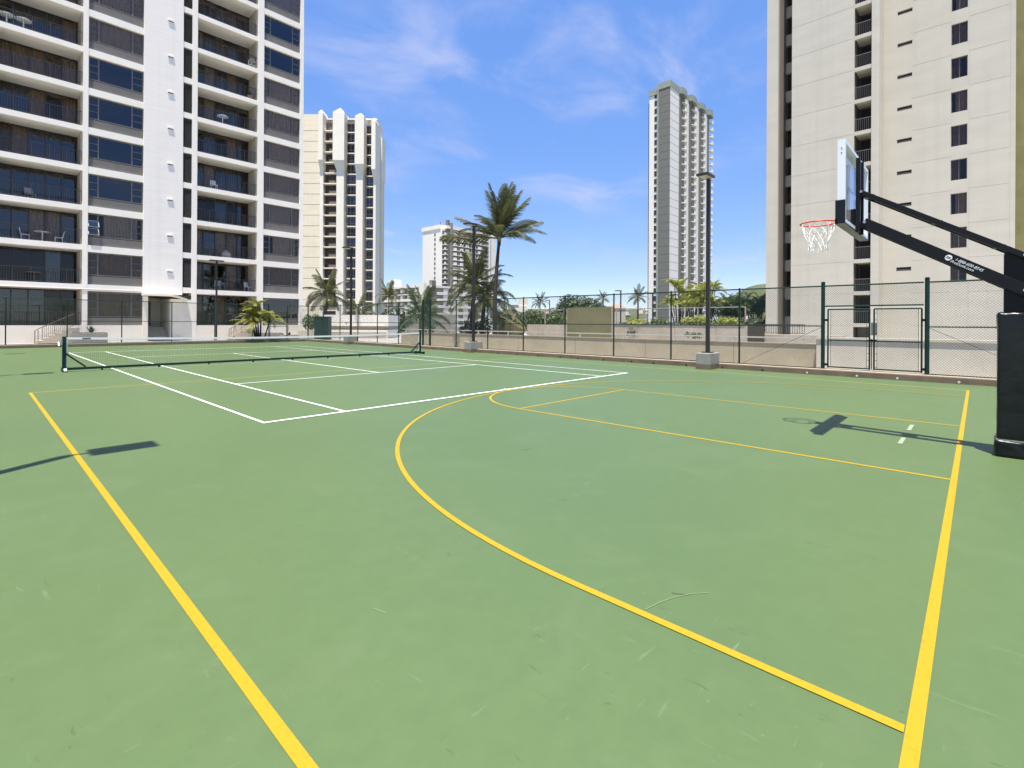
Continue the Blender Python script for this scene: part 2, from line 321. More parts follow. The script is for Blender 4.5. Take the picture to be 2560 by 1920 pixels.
for x in (KC - KH, KC + KH): line(((x, L1 + 0.03), (x, -1.91)), W5, MY, 0.003)
line(((KC - KH + 0.03, -1.91), (KC + KH - 0.03, -1.91)), W5, MY, 0.003)
line([(KC + KH * math.cos(math.pi * k / 40), -1.905 + KH * math.sin(math.pi * k / 40)) for k in range(41)], W5, MY, 0.004)
AC = (5.62, -6.28); AR = 6.17
line([(AC[0] - AR, L1 + 0.03), (AC[0] - AR, AC[1])] + [(AC[0] - AR * math.cos(math.pi * k / 96), AC[1] + AR * math.sin(math.pi * k / 96)) for k in range(1, 96)] + [(AC[0] + AR, AC[1]), (AC[0] + AR, L1 + 0.03)], W5, MY, 0.005)
M_FADE = mat('faded_white_mark', (0.24, 0.28, 0.19), 0.7)
line(((6.43, -7.27), (7.0, -7.27)), 0.05, M_FADE, 0.006); line(((5.29, -7.27), (5.77, -7.27)), 0.05, M_FADE, 0.006)
M_SCUF = mat('pale_scuff', (0.15, 0.20, 0.105), 0.7)
line([(-0.50, -6.69), (-0.40, -6.71), (-0.30, -6.74), (-0.18, -6.80), (-0.09, -6.875)], 0.006, M_SCUF, 0.003)

M_SCUFD = mat('dark_rubber_scuff', (0.058, 0.092, 0.034), 0.7)
for a, b_, wd, m in (((-0.24, -6.72), (-0.19, -6.80), 0.012, M_SCUFD), ((-1.52, -5.60), (-1.50, -5.69), 0.006, M_SCUF), ((2.2, -5.0), (2.36, -5.1), 0.010, M_SCUF), ((1.6, -3.9), (1.72, -3.97), 0.014, M_SCUFD)): line((a, b_), wd, m, 0.0022)
# kerbs
def kerb(name, pts):                             # polyline footprint quad
    pass
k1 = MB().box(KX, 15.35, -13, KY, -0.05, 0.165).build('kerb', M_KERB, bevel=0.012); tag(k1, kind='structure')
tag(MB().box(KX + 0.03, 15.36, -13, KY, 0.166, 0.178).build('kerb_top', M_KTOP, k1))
k2 = MB().box(KXL - 0.6, 15.35, KY, KY + 0.55, -0.05, 0.165).build('kerb', M_KERB, bevel=0.012); tag(k2, kind='structure')
MB().box(KXL - 0.6, 15.36, KY + 0.03, KY + 0.56, 0.166, 0.178).build('kerb_top', M_KTOP, k2)
k3 = MB().box(KXL - 0.6, KXL, -13, KY, -0.05, 0.165).build('kerb', M_KERB, bevel=0.012); tag(k3, kind='structure')
hole = MB().tube([(KX - 0.006, 0, 0.045), (KX + 0.05, 0, 0.045)], 0.035, 10).mesh('drain_hole', M_DARK)
cap = MB().tube([(KX - 0.03, 0, 0.045), (KX + 0.05, 0, 0.045)], [0.028, 0.04], 10).mesh('drain_pipe', M_PVC)
y = -8.6
while y < 22:
    put('drain_hole' if y > -4 else 'drain_pipe', hole if y > -4 else cap, k1, (0, y, 0)); y += 0.95 if int(y * 3) % 2 else 1.3

# ------------------------------------------------------------------ chain link fences and gates
def chain(b, p0, p1, z0, z1, pitch=0.070, r=0.0027):
    p0 = Vector((*p0, 0)); p1 = Vector((*p1, 0)); d = p1 - p0; Ln = d.length; d.normalize(); H = z1 - z0; nrm = Vector((-d.y, d.x, 0)) * 0.003
    k = -H
    while k < Ln:
        for sgn in (1, -1):
            t0 = k; h0 = 0.0; t1 = k + H; h1 = H
            if t0 < 0: h0 = -t0; t0 = 0.0
            if t1 > Ln: h1 = H - (t1 - Ln); t1 = Ln
            if h1 - h0 > 0.02:
                a0, a1 = (h0, h1) if sgn > 0 else (H - h0, H - h1)
                A = p0 + d * t0 + nrm * sgn; A.z = z0 + a0; B = p0 + d * t1 + nrm * sgn; B.z = z0 + a1
                b.tube([A, B], r, 3, cap=False)
        k += pitch
def fence(label, group, a, bpts, ztop, zmid, zbot, hp=None, skip=(), rad=0.03, big=()):
    """bpts: list of (x, y) post positions along the fence"""
    t = thing('chain_link_fence', label, 'fence', (bpts[0][0], bpts[0][1], 0.17), 0, group)
    o = Vector((bpts[0][0], bpts[0][1], 0.17))
    for i, p in enumerate(bpts):
        rr = 0.055 if i in big else rad; hh = ztop + (0.12 if i in big else 0.03)
        q = MB().tube([(p[0] - o.x, p[1] - o.y, 0), (p[0] - o.x, p[1] - o.y, hh - o.z)], rr, 12).build('post', M_GREEN, t, smooth=False)
        MB().tube([(p[0] - o.x, p[1] - o.y, hh - o.z), (p[0] - o.x, p[1] - o.y, hh - o.z + 0.02)], [rr * 1.25, rr * 0.5], 10).build('post_cap', M_GREEN, q)
    for i in range(len(bpts) - 1):
        if i in skip: continue
        A = Vector((*bpts[i], 0)) - Vector((o.x, o.y, 0)); B = Vector((*bpts[i + 1], 0)) - Vector((o.x, o.y, 0))
        for nm, z, r_ in (('top_rail', ztop, 0.022), ('mid_rail', zmid, 0.017), ('bottom_rail', zbot, 0.017)):
            MB().tube([(A.x, A.y, z - o.z), (B.x, B.y, z - o.z)], r_, 8).build(nm, M_GREEN, t)
        m = MB(); chain(m, (A.x, A.y), (B.x, B.y), zbot - o.z, ztop - o.z); tag(m.build('mesh_panel', M_WIRE, t), kind='stuff')
    return t
FX = 15.09
ysR = [-3.02 - 1.44, -1.944, 0.56, 3.074, 5.60, 8.11, 10.58, 13.08, 15.40]
f1 = fence('green chain link fence along the right side from the double gate to the narrow gate', 'chain link fences round the court', None, [(FX, y) for y in ysR], 2.76, 1.51, 0.19, big=(0, 8))
f2 = fence('green chain link fence from the narrow double posts to the far right corner', 'chain link fences round the court', None, [(FX, y) for y in (16.09, 18.6, 21.03, 23.5, 26.0, 28.5, 31.1)], 2.76, 1.51, 0.19, big=(0,))
f3 = fence('green chain link fence behind the black padded hoop post, right of the gate', 'chain link fences round the court', None, [(FX, y) for y in (-6.975, -9.5, -12.0)], 2.76, 1.51, 0.19, big=(0,))
f4 = fence('green chain link fence across the far end below the white apartment block', 'chain link fences round the court', None, [(x, 31.1) for x in (-4.3, -1.9, 0.64, 3.2, 5.85, 8.4, 10.87, 12.05)], 2.78, 1.51, 0.19)
f5 = fence('short green chain link fence at the far right corner beside the end gate', 'chain link fences round the court', None, [(x, 31.1) for x in (13.45, 15.05)], 2.78, 1.51, 0.19)
# brace rods
for f_, pa, pb in ((f1, (0, 0.05, 1.3), (0, 2.4, 0.05)), (f3, (0, -0.06, 1.3), (0, -2.4, 0.1)), (f2, (0, 0.06, 0.05), (0, 2.4, 1.3))):
    MB().tube([pa, pb], 0.006, 6).build('brace_rod', M_GREEN, f_)
# narrow passage panel between double posts
n_ = thing('chain_link_gate', 'narrow green gate leaf between the two close posts on the right fence', 'gate', (FX, 15.75, 0.18), 0, 'chain link gates')
fr = MB().tube([(0, -0.28, 0.05), (0, -0.28, 2.55), (0, 0.28, 2.55), (0, 0.28, 0.05), (0, -0.28, 0.05)], 0.025, 8).build('gate_frame', M_GREEN, n_)
m_ = MB(); chain(m_, (0, -0.28), (0, 0.28), 0.05, 2.55, 0.045); tag(m_.build('mesh_panel', M_WIRE, n_), kind='stuff')
# transom and the double leaf gate
tr_ = thing('gate_transom', 'green mesh transom panel above the double gate', 'fence panel', (FX, -5.7, 2.13), 0)
MB().tube([(0, -1.2, 0.63), (0, 1.2, 0.63)], 0.022, 8).build('top_rail', M_GREEN, tr_); MB().tube([(0, -1.2, 0), (0, 1.2, 0)], 0.022, 8).build('bottom_rail', M_GREEN, tr_)
m_ = MB(); chain(m_, (0, -1.2), (0, 1.2), 0, 0.63); tag(m_.build('mesh_panel', M_WIRE, tr_), kind='stuff')
def leaf(label, ya, yb, hinge_y):
    g = thing('chain_link_gate', label, 'gate', (FX - 0.02, (ya + yb) / 2, 0.2), 0, 'chain link gates')
    hw = abs(yb - ya) / 2; H = 1.83
    for s_ in (-1, 1): MB().tube([(0, s_ * hw, 0.02), (0, s_ * hw, H)], 0.023, 8).build('stile', M_GREEN, g)
    for z in (0.05, 0.88, H): MB().tube([(0, -hw, z), (0, hw, z)], 0.021, 8).build('rail', M_GREEN, g)
    hs = 1 if hinge_y > (ya + yb) / 2 else -1
    for z in (0.12, 1.5): MB().box(-0.04, 0.03, hs * hw - 0.01 if hs > 0 else -hw - 0.1, hs * hw + 0.1 if hs > 0 else -hw + 0.01, z - 0.035, z + 0.035).build('hinge', M_BLACK, g)
    for k in range(9):
        MB().box(-0.012, 0.012, -hs * hw - 0.02, -hs * hw + hs * 0.07 + 0.0 if hs < 0 else -hs * hw + 0.07, 0.1 + k * 0.2, 0.112 + k * 0.2).build('tie_band', M_GREEN, g)
    m = MB(); chain(m, (0.0, -hw + 0.07), (0.0, hw - 0.07), 0.06, H - 0.01); tag(m.build('mesh_panel', M_WIRE, g), kind='stuff')
    for s_ in (-1, 1): MB().tube([(0, s_ * (hw - 0.07), 0.05), (0, s_ * (hw - 0.07), H)], 0.006, 6).build('tension_bar', M_GREEN, g)
    return g
g1 = leaf('left leaf of the green chain link double gate', -5.66, -4.60, -4.5); g2 = leaf('right leaf of the green chain link double gate, with the drop latch', -6.86, -5.77, -6.97)
MB().tube([(-0.03, 0.60, 0.04), (-0.03, 0.60, 0.95)], 0.011, 6).build('drop_bolt', M_BLACK, g2); MB().box(-0.05, 0.03, 0.48, 0.66, 0.86, 0.92).build('latch', M_BLACK, g2)
MB().box(-0.012, 0.012, 0.48, 0.62, 1.05, 1.42).build('latch_plate', M_SPAN, g2)

# ------------------------------------------------------------------ lamp posts
def lamp(name_label, loc, head_dir=-1, H=6.62, base=0.55, group='lamp posts along the court', nm='lamp_post', blk=True, rz=0, arm_=-0.07):
    t = thing(nm, name_label, 'lamp post', loc, rz, group)
    if blk:
        bs = MB().box(-0.42, 0.42, -0.25, 0.25, 0.16, base).build('concrete_base', M_CONC, t, bevel=0.015); MB().box(-0.425, 0.425, -0.255, 0.255, -0.02, 0.158).build('base_plinth', M_KERB, bs)
        MB().box(-0.16, 0.16, -0.16, 0.16, base, base + 0.035).build('base_plate', M_POLE, t)
    MB().box(-0.06, 0.06, -0.06, 0.06, base, H - (0.013 if arm_ < 0 else 0)).build('pole', M_POLE, t, bevel=0.008)
    if arm_ > 0: MB().box(0.061 if head_dir > 0 else -arm_, arm_ if head_dir > 0 else -0.061, -0.025, 0.025, H - 0.02, H + 0.04).build('arm', M_POLE, t)
    hd = MB().box(min(head_dir * arm_, head_dir * (arm_ + 0.66)), max(head_dir * arm_, head_dir * (arm_ + 0.66)), -0.2, 0.2, H + 0.0, H + 0.085) if head_dir else MB().box(-0.5, 0.5, -0.17, 0.17, H, H + .08)
    ho = hd.build('lamp_head', M_POLE, t, bevel=0.012)
    MB().box(min(head_dir * (arm_ + .1), head_dir * (arm_ + 0.6)), max(head_dir * (arm_ + .1), head_dir * (arm_ + 0.6)), -0.15, 0.15, H - 0.012, H - 0.001).build('lens', M_LENS, ho)
    return t
lamp('near dark lamp post on a concrete block beside the tall grey tower', (14.40, -1.12, 0))
lamp('dark lamp post on a concrete block in front of the leaning palm', (14.75, 11.3, 0))
lamp('far dark lamp post in front of the cream tower', (14.75, 23.85, 0))
for y, lb in ((-1.10, 'dark lamp post off the left side whose shadow falls across the yellow line'), (11.35, 'dark lamp post off the left side level with the net'), (23.8, 'dark lamp post off the left side near the far corner')):
    lamp(lb, (-3.54, y, 0), 1, arm_=0.2)
t = lamp('slim dark lamp post standing before the balconies of the white block', (10.0, 36.2, 0), 0, H=6.3, base=0.05, blk=False, group='lamp posts beyond the fence')

# ------------------------------------------------------------------ tennis net
NY = 12.22
net = thing('tennis_net', 'freestanding tennis net with white top tape and dark green posts', 'tennis net', (5.4, NY, 0))
X0, X1 = -1.19 - 5.4, 12.0 - 5.4
for x, sg in ((X0, 1), (X1, -1)):
    p = MB().box(x - 0.045, x + 0.045, -0.045, 0.045, 0.04, 1.075).build('post', M_GREEN, net, bevel=0.006)
    MB().bar((x + sg * 0.03, 0, 0.56), (x + sg * 0.50, 0, 0.13), 0.045, 0.045).build('brace', M_GREEN, net)
    ft = MB().box(x - 0.05, x + 0.05, -0.32, 0.32, 0.02, 0.10).build('foot', M_GREEN, net, bevel=0.006)
    for s_ in (-1, 1):
        MB().tube([(x - 0.035, s_ * 0.3, 0.06), (x + 0.035, s_ * 0.3, 0.06)], 0.06, 14).build('wheel', M_PLAST if sg > 0 and s_ < 0 else M_BLACK, ft)
cr_ = MB().box(X0 - 0.08, X0 - 0.045, -0.09, 0.02, 0.82, 1.0).build('winch', M_FRAMEL, net)
MB().tube([(X0 - 0.09, -0.05, 0.9), (X0 - 0.13, -0.05, 0.9), (X0 - 0.13, -0.15, 0.8)], 0.012, 6).build('crank', M_CHROME, cr_)
MB().box(X0 + 0.045, X1 - 0.045, -0.035, 0.035, 0.05, 0.125).build('bottom_rail', M_GREEN, net, bevel=0.006)
for k in range(9): MB().box(X0 + 1.5 * (k + 0.6) - 0.02, X0 + 1.5 * (k + 0.6) + 0.02, -0.03, 0.03, 0.0, 0.05).build('rail_foot', M_GREEN, net)
def topz(x): q = (x - (X0 + X1) / 2) / ((X1 - X0) / 2); return 0.965 + 0.085 * q * q
b = MB(); nseg = 24
for i in range(nseg):
    xa = X0 + 0.05 + (X1 - X0 - 0.1) * i / nseg; xb = X0 + 0.05 + (X1 - X0 - 0.1) * (i + 1) / nseg
    b.add([(xa, -0.012, topz(xa) - 0.065), (xb, -0.012, topz(xb) - 0.065), (xb, -0.012, topz(xb)), (xa, -0.012, topz(xa)), (xa, 0.012, topz(xa) - 0.065), (xb, 0.012, topz(xb) - 0.065), (xb, 0.012, topz(xb)), (xa, 0.012, topz(xa))],
          [(0, 1, 2, 3), (7, 6, 5, 4), (3, 2, 6, 7), (0, 4, 5, 1)])
tp = b.build('top_tape', M_TAPE, net)
MB().box(X0 + 0.42, X0 + 0.62, -0.015, -0.0125, topz(X0 + .5) - 0.05, topz(X0 + .5) - 0.012).build('logo_patch', M_BLUE, tp)
b = MB(); x = X0 + 0.07
while x < X1 - 0.06:
    b.tube([(x, 0, 0.125), (x, 0, topz(x) - 0.06)], 0.0019, 3, cap=False); x += 0.046
z = 0.15
while z < 1.0:
    pts = [(X0 + 0.07 + (X1 - X0 - 0.14) * i / 12, 0.002, min(z, topz(X0 + 0.07 + (X1 - X0 - 0.14) * i / 12) - 0.06)) for i in range(13)]
    b.tube(pts, 0.0019, 3, cap=False); z += 0.046
tag(b.build('net_mesh', M_NETC, net), kind='stuff')
MB().box(X0 + 0.05, X0 + 0.085, -0.006, 0.006, 0.13, 1.0).build('side_tape', M_TAPE, net); MB().box(X1 - 0.085, X1 - 0.05, -0.006, 0.006, 0.13, 1.0).build('side_tape', M_TAPE, net)

# ------------------------------------------------------------------ basketball hoop
HX = 5.53
hoop = thing('basketball_hoop', 'black basketball hoop stand with glass backboard, red rim and padded post', 'basketball hoop', (HX, -8.42, 0))
def H_(x, y, z): return (x - HX, y + 8.42, z)
def hb(x0, x1, y0, y1, z0, z1): return MB().box(x0 - HX, x1 - HX, y0 + 8.42, y1 + 8.42, z0, z1)
hb(HX - 0.09, HX + 0.09, -8.50, -8.245, 0.02, 2.44).build('post', M_BLACK, hoop, bevel=0.012)
from mathutils import noise as mnoise
def softbox(x0, x1, y0, y1, z0, z1, name, m, amp, rad):
    bm = bmesh.new(); bmesh.ops.create_cube(bm, size=1.0)
    for v in bm.verts: v.co = Vector(((x0 + x1) / 2 - HX + v.co.x * (x1 - x0), (y0 + y1) / 2 + 8.42 + v.co.y * (y1 - y0), (z0 + z1) / 2 + v.co.z * (z1 - z0)))
    bmesh.ops.bevel(bm, geom=bm.edges[:], offset=rad, segments=3, affect='EDGES', profile=0.5)
    bmesh.ops.subdivide_edges(bm, edges=[e for e in bm.edges if e.calc_length() > 0.12], cuts=14, use_grid_fill=True)
    bm.normal_update()
    for v in bm.verts:
        q = v.co; top = max(0.0, (q.z - (z1 - 0.22)) / 0.22)
        f = mnoise.noise(Vector((q.x * 5, q.y * 5, q.z * 2.2))) * amp + mnoise.noise(Vector((q.x * 14 + q.z * 5, q.y * 14 - q.z * 6, q.z * 9))) * amp * (0.35 + 1.6 * top)
        v.co = q + v.normal * f
    me = bpy.data.meshes.new(name); bm.to_mesh(me); bm.free(); me.materials.append(m); me.polygons.foreach_set('use_smooth', [True] * len(me.polygons)); return put(name, me, hoop)
pd = softbox(5.345, 5.72, -8.66, -8.19, 0.17, 1.725, 'post_pad', M_VINYL, 0.007, 0.03)
softbox(5.325, 5.74, -8.69, -8.17, 0.002, 0.195, 'base_pad', M_VINYL, 0.006, 0.025)
hb(5.335, 5.73, -8.675, -8.18, 0.197, 0.212).build('pad_strap', M_FRAMEL, pd)
def arm(pa, pb, th, sx, nm):
    return MB().bar(H_(HX + sx, *pa), H_(HX + sx, *pb), 0.05, th).build(nm, M_BLACK, hoop, bevel=0.004)
for sx in (-0.115, 0.115):
    arm((-6.845, 2.99), (-8.62, 1.86), 0.135, sx, 'lower_arm'); arm((-6.80, 3.425), (-8.62, 2.265), 0.065, sx, 'upper_arm')
for yy in (-6.9, -7.62, -8.2):
    zl = 2.99 - (yy + 6.845) * -0.6366 ; zu = 3.425 - (yy + 6.80) * -0.6374
    MB().bar(H_(HX - 0.09, yy, zl), H_(HX + 0.09, yy, zl), 0.14, 0.03, (0, 0.5, -0.8)).build('cross_plate', M_BLACK, hoop); MB().bar(H_(HX - 0.09, yy, zu), H_(HX + 0.09, yy, zu), 0.12, 0.03).build('cross_plate', M_BLACK, hoop)
for yy, zz_ in ((-8.42, 2.40), (-8.42, 1.985), (-6.86, 2.99), (-6.82, 3.42)):
    MB().tube([H_(HX - 0.16, yy, zz_), H_(HX + 0.16, yy, zz_)], 0.019, 8).build('bolt', M_CHROME, hoop)
BY = -6.67; BX0, BX1, BZ0, BZ1 = 4.64, 6.47, 2.90, 3.975
for x in (HX - 0.13, HX + 0.13): hb(x - 0.03, x + 0.03, BY - 0.14, BY - 0.088, 2.86, 3.90).build('mounting_bar', M_BLACK, hoop, bevel=0.004)
hb(HX - 0.1, HX + 0.1, BY - 0.085, BY - 0.02, 2.92, 3.2).build('rim_mount', M_BLACK, hoop)
bb = MB()
for x0, x1, z0, z1 in ((BX0, BX0 + 0.05, BZ0, BZ1), (BX1 - 0.05, BX1, BZ0, BZ1), (BX0 + 0.05, BX1 - 0.05, BZ1 - 0.045, BZ1), (BX0 + 0.05, BX1 - 0.05, BZ0, BZ0 + 0.045)):
    bb.box(x0 - HX, x1 - HX, BY - 0.085 + 8.42, BY + 8.42, z0, z1)
bf = bb.build('backboard_frame', M_ALU, hoop)
hb(BX0 + 0.04, BX1 - 0.04, BY - 0.03, BY - 0.015, BZ0 + 0.03, BZ1 - 0.03).build('glass', M_GLASSC, bf)
wb = MB()
for x0, x1, z0, z1 in ((BX0 + .05, BX0 + .10, BZ0 + .045, BZ1 - .045), (BX1 - .10, BX1 - .05, BZ0 + .045, BZ1 - .045), (BX0 + .10, BX1 - .10, BZ1 - .095, BZ1 - .045), (BX0 + .10, BX1 - .10, BZ0 + .045, BZ0 + .095),
                       (HX - .305, HX - .255, 3.05, 3.5), (HX + .255, HX + .305, 3.05, 3.5), (HX - .255, HX + .255, 3.45, 3.5)):
    wb.box(x0 - HX, x1 - HX, BY - 0.0135 + 8.42, BY - 0.011 + 8.42, z0, z1)
wb.build('target_lines', M_DECAL, bf)
pb = MB(); pb.box(BX0 - 0.022 - HX, BX0 - 0.002 - HX, BY - 0.09 + 8.42, BY + 0.02 + 8.42, BZ0 - 0.022, 3.185); pb.box(BX1 + 0.002 - HX, BX1 + 0.022 - HX, BY - 0.09 + 8.42, BY + 0.02 + 8.42, BZ0 - 0.022, 3.185)
pb.box(BX0 - 0.022 - HX, BX1 + 0.022 - HX, BY + 0.002 + 8.42, BY + 0.022 + 8.42, BZ0 - 0.022, BZ0 + 0.05)
pb.box(BX0 - 0.002 - HX, BX1 + 0.002 - HX, BY - 0.085 + 8.42, BY + 0.002 + 8.42, BZ0 - 0.02, BZ0 - 0.002)
pb.build('edge_pad', M_VINYL, hoop)
for k, z in enumerate((3.86, 3.80)): MB().tube([H_(BX0 - 0.004, BY - 0.045, z), H_(BX0 + 0.01, BY - 0.045, z)], 0.007, 8).build('frame_bolt', M_BLACK, bf)
RC = (5.56, -6.265, 3.075); RR = 0.2325
rim = MB().tube([H_(RC[0] + RR * math.cos(a * math.pi / 20), RC[1] + RR * math.sin(a * math.pi / 20), RC[2]) for a in range(41)], 0.0105, 8, cap=False).build('rim', M_RED, hoop, smooth=True)
rb = MB(); rb.box(RC[0] - 0.11 - HX, RC[0] + 0.11 - HX, BY + 0.025 + 8.42, RC[1] - RR + 0.012 + 8.42, RC[2] - 0.012, RC[2] + 0.006)
rb.add([H_(RC[0] - 0.1, BY + 0.025, RC[2] - 0.012), H_(RC[0] + 0.1, BY + 0.025, RC[2] - 0.012), H_(RC[0] + 0.1, BY + 0.025, RC[2] - 0.13), H_(RC[0] - 0.1, BY + 0.025, RC[2] - 0.13), H_(RC[0] - 0.05, RC[1] - RR, RC[2] - 0.012), H_(RC[0] + 0.05, RC[1] - RR, RC[2] - 0.012)],
       [(0, 3, 4), (1, 5, 2), (3, 2, 5, 4), (0, 1, 2, 3)])
rb.build('rim_bracket', M_RED, hoop)
nb = MB(); NS = 12
prof = [(0.0, 0.228), (0.08, 0.205), (0.16, 0.168), (0.24, 0.138), (0.32, 0.118), (0.40, 0.118)]
for fam in (1, -1):
    for k in range(NS):
        pts = []
        for i, (dz, r_) in enumerate(prof):
            a = 2 * math.pi * (k + fam * 0.5 * i) / NS; wob = 0.012 * math.sin(3 * k + i)
            pts.append(H_(RC[0] + (r_ + wob) * math.cos(a), RC[1] + (r_ + wob) * math.sin(a), RC[2] - 0.01 - dz * (1 + 0.05 * math.sin(k * 2.1))))
        nb.tube(pts, 0.0042, 5)
tag(nb.build('hoop_net', M_CORD, hoop), kind='stuff')
def text(s, size, parent, mat_, loc, rot, name='lettering', ext=0.001):
    c = bpy.data.curves.new(name, 'FONT'); c.body = s; c.size = size; c.extrude = ext; c.shear = 0.2
    o = bpy.data.objects.new(name, c); COL.objects.link(o); dg = bpy.context.evaluated_depsgraph_get(); me = bpy.data.meshes.new_from_object(o.evaluated_get(dg))
    COL.objects.unlink(o); bpy.data.objects.remove(o); me.materials.clear(); me.materials.append(mat_); n = put(name, me, parent); n.matrix_local = Matrix.Translation(loc) @ rot; return n
# lettering lies on the near side (-X face) of the lower arm and runs down it
d_ = Vector((0, -1.775, -1.13)).normalized(); nrm_ = Vector((-1, 0, 0)); upv_ = nrm_.cross(d_)
rotm = Matrix((d_, upv_, nrm_)).transposed().to_4x4()
def on_arm(s_, off): return Vector(H_(HX - 0.1415, -6.845, 2.99)) + d_ * s_ + upv_ * off
text('1-888-600-8545', 0.047, hoop, M_DECAL, on_arm(1.125, 0.004), rotm, ext=0.0008); text('ProDunk.com', 0.045, hoop, M_DECAL, on_arm(1.10, -0.036), rotm, ext=0.0008)
ball = MB(); ball.add([tuple(on_arm(1.06 + 0.036 * math.cos(a * math.pi / 12), 0.004 + 0.036 * math.sin(a * math.pi / 12)) + nrm_ * 0.001) for a in range(24)], [tuple(range(24))])
em = ball.build('round_emblem', M_DECAL, hoop)
for o_, w2 in ((0.012, 0.024), (-0.004, 0.028)):
    q = MB(); q.add([tuple(on_arm(1.06 + i, o_ + j) + nrm_ * 0.0022) for i, j in ((-w2, -0.004), (w2, -0.004), (w2, 0.004), (-w2, 0.004))], [(0, 1, 2, 3)]); q.build('emblem_bar', M_BLACK, em)

# ------------------------------------------------------------------ white apartment block on the left
FY = 38.5; FH = 2.81; Z0 = 4.13; NF = 11
blk = thing('apartment_block', 'white apartment block with dark windows and recessed balconies at the left', 'building', (8, FY, 0))
def B(): return MB()
def bx(b, x0, x1, y0, y1, z0, z1): return b.box(x0 - 8, x1 - 8, y0 - FY, y1 - FY, z0, z1)
TOP = Z0 + FH * NF
bx(B(), -9.0, 17.90, 42.3, 52, -0.6, TOP).build('rear_wall', M_WHITE, blk)
bx(B(), 5.65, 8.22, FY - 0.045, 42.29, 3.62, TOP + 0.6).build('wall', M_CAST, blk)
for x0, x1 in ((-9.3, -9.0), (-5.8, -5.5), (2.12, 2.41), (8.85, 9.22), (13.88, 14.38), (17.64, 17.94)):
    bx(B(), x0, x1, FY - 0.02, 42.29, -0.3, TOP + 0.3).build('column', M_WHITE, blk)
bx(B(), -2.62, -2.35, FY - 0.02, 42.29, -0.3, TOP + 0.3).build('column', M_WHITE, blk)
for k in range(NF + 1):
    z = Z0 + FH * k
    for x0, x1 in ((-9.0, -5.8), (-5.5, -2.62), (-2.35, 2.12), (2.41, 5.65), (8.85 + .37, 13.88), (14.38, 17.64)):
        bx(B(), x0, x1, FY, 42.29, z - (0.37 if x1 in (2.12, 13.88) else 0.48), z).build('floor_slab', M_WHITE, blk)
    bx(B(), 8.22, 8.85, FY, 42.29, z - 0.34, z + 0.10).build('floor_slab', M_WHITE, blk)
# reusable window bay (local to x0, z of floor)
def curtain(x0, x1, z0, z1, y, m, parent, loc=None):
    b = MB(); n = max(4, int((x1 - x0) / 0.09)); vv = []
    for i in range(n + 1):
        xx = x0 + (x1 - x0) * i / n; yy = y + (0.035 if i % 2 else -0.035); vv += [(xx, yy, z0), (xx, yy, z1)]
    b.add(vv, [(2 * i, 2 * i + 2, 2 * i + 3, 2 * i + 1) for i in range(n)]); return b.build('curtain', m, parent)
def window_bay(x0, x1, zf, parent, style, ztop=2.33, spz=0.62, openv=False):
    X0_ = x0 - 8; w_ = x1 - x0; zb = zf
    bx(B(), x0, x1, FY + 0.16, FY + 0.30, zb, zb + spz).build('spandrel', M_SPAN, parent)
    cL = 0.19 * w_; cR = 0.775 * w_; z1 = zb + spz + 0.045; z2 = zb + ztop - 0.02; t_ = 0.075
    b = MB(); ya, yb = 0.17, 0.25
    def fb(xa, xb, za, zb_): b.box(X0_ + xa, X0_ + xb, ya, yb, za, zb_)
    fb(0.0, w_, z2 - t_, z2); fb(0.0, w_, z1, z1 + t_ * 0.9)
    for xx in (0.0, cL - t_, cR, w_ - t_): fb(xx, xx + t_, z1 + t_ * 0.9, z2 - t_)
    zs = [z1 + t_ * 0.9 + (z2 - z1 - t_ * 1.9) * q for q in (0.33, 0.66)]
    for zz in zs: fb(t_, cL - t_, zz - 0.02, zz + 0.02); fb(cR + t_, w_ - t_, zz - 0.02, zz + 0.02)
    wn = b.build('window', M_BRONZE if style % 3 else M_SPAN, parent)
    gl = M_GLASSB if style in (1, 4) else M_GLASS
    MB().box(X0_ + cL, X0_ + cR, 0.205, 0.213, z1 + t_, z2 - t_).build('pane', gl, wn)
    for xa, xb in ((t_, cL - t_), (cR + t_, w_ - t_)):
        for za, zb_ in zip([z1 + t_] + [q + 0.02 for q in zs], [q - 0.02 for q in zs] + [z2 - t_]):
            MB().box(X0_ + xa, X0_ + xb, 0.205, 0.213, za, zb_).build('side_pane', gl, wn)
    if openv:
        for zz in (z1 + 0.10, z1 + 0.66):
            xa, xb = X0_ + 0.03, X0_ + cL - 0.01; ho_ = MB(); A = Vector((0, 0.16, zz + 0.47)); Bv = Vector((0, -0.10, zz))
            for xx in (xa, xb): ho_.bar((xx, A.y, A.z), (xx, Bv.y, Bv.z), 0.045, 0.04)
            for P_ in (A, Bv): ho_.bar((xa, P_.y, P_.z), (xb, P_.y, P_.z), 0.045, 0.04)
            hp_ = ho_.build('open_hopper', M_FRAMEL, wn)
            MB().add([(xa, A.y, A.z), (xb, A.y, A.z), (xb, Bv.y, Bv.z), (xa, Bv.y, Bv.z)], [(0, 1, 2, 3)]).build('hopper_pane', M_GLASS, wn)
    cm = (M_CURT2, M_CURT, M_CURT2, M_CURT3, M_CURT2)[style % 5]
    if style in (0, 3): curtain(X0_ + cL * 0.1, X0_ + w_ - 0.1, z1, z2, 0.29, cm, wn)
    elif style == 1: curtain(X0_ + 0.05, X0_ + w_ - 0.05, z2 - 0.32, z2, 0.29, cm, wn)
    elif style == 2: curtain(X0_ + cL + 0.3, X0_ + w_ * 0.9, z1, z2, 0.29, cm, wn)
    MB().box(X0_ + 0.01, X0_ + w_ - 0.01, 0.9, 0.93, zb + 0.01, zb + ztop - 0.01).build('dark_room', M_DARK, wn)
    return wn
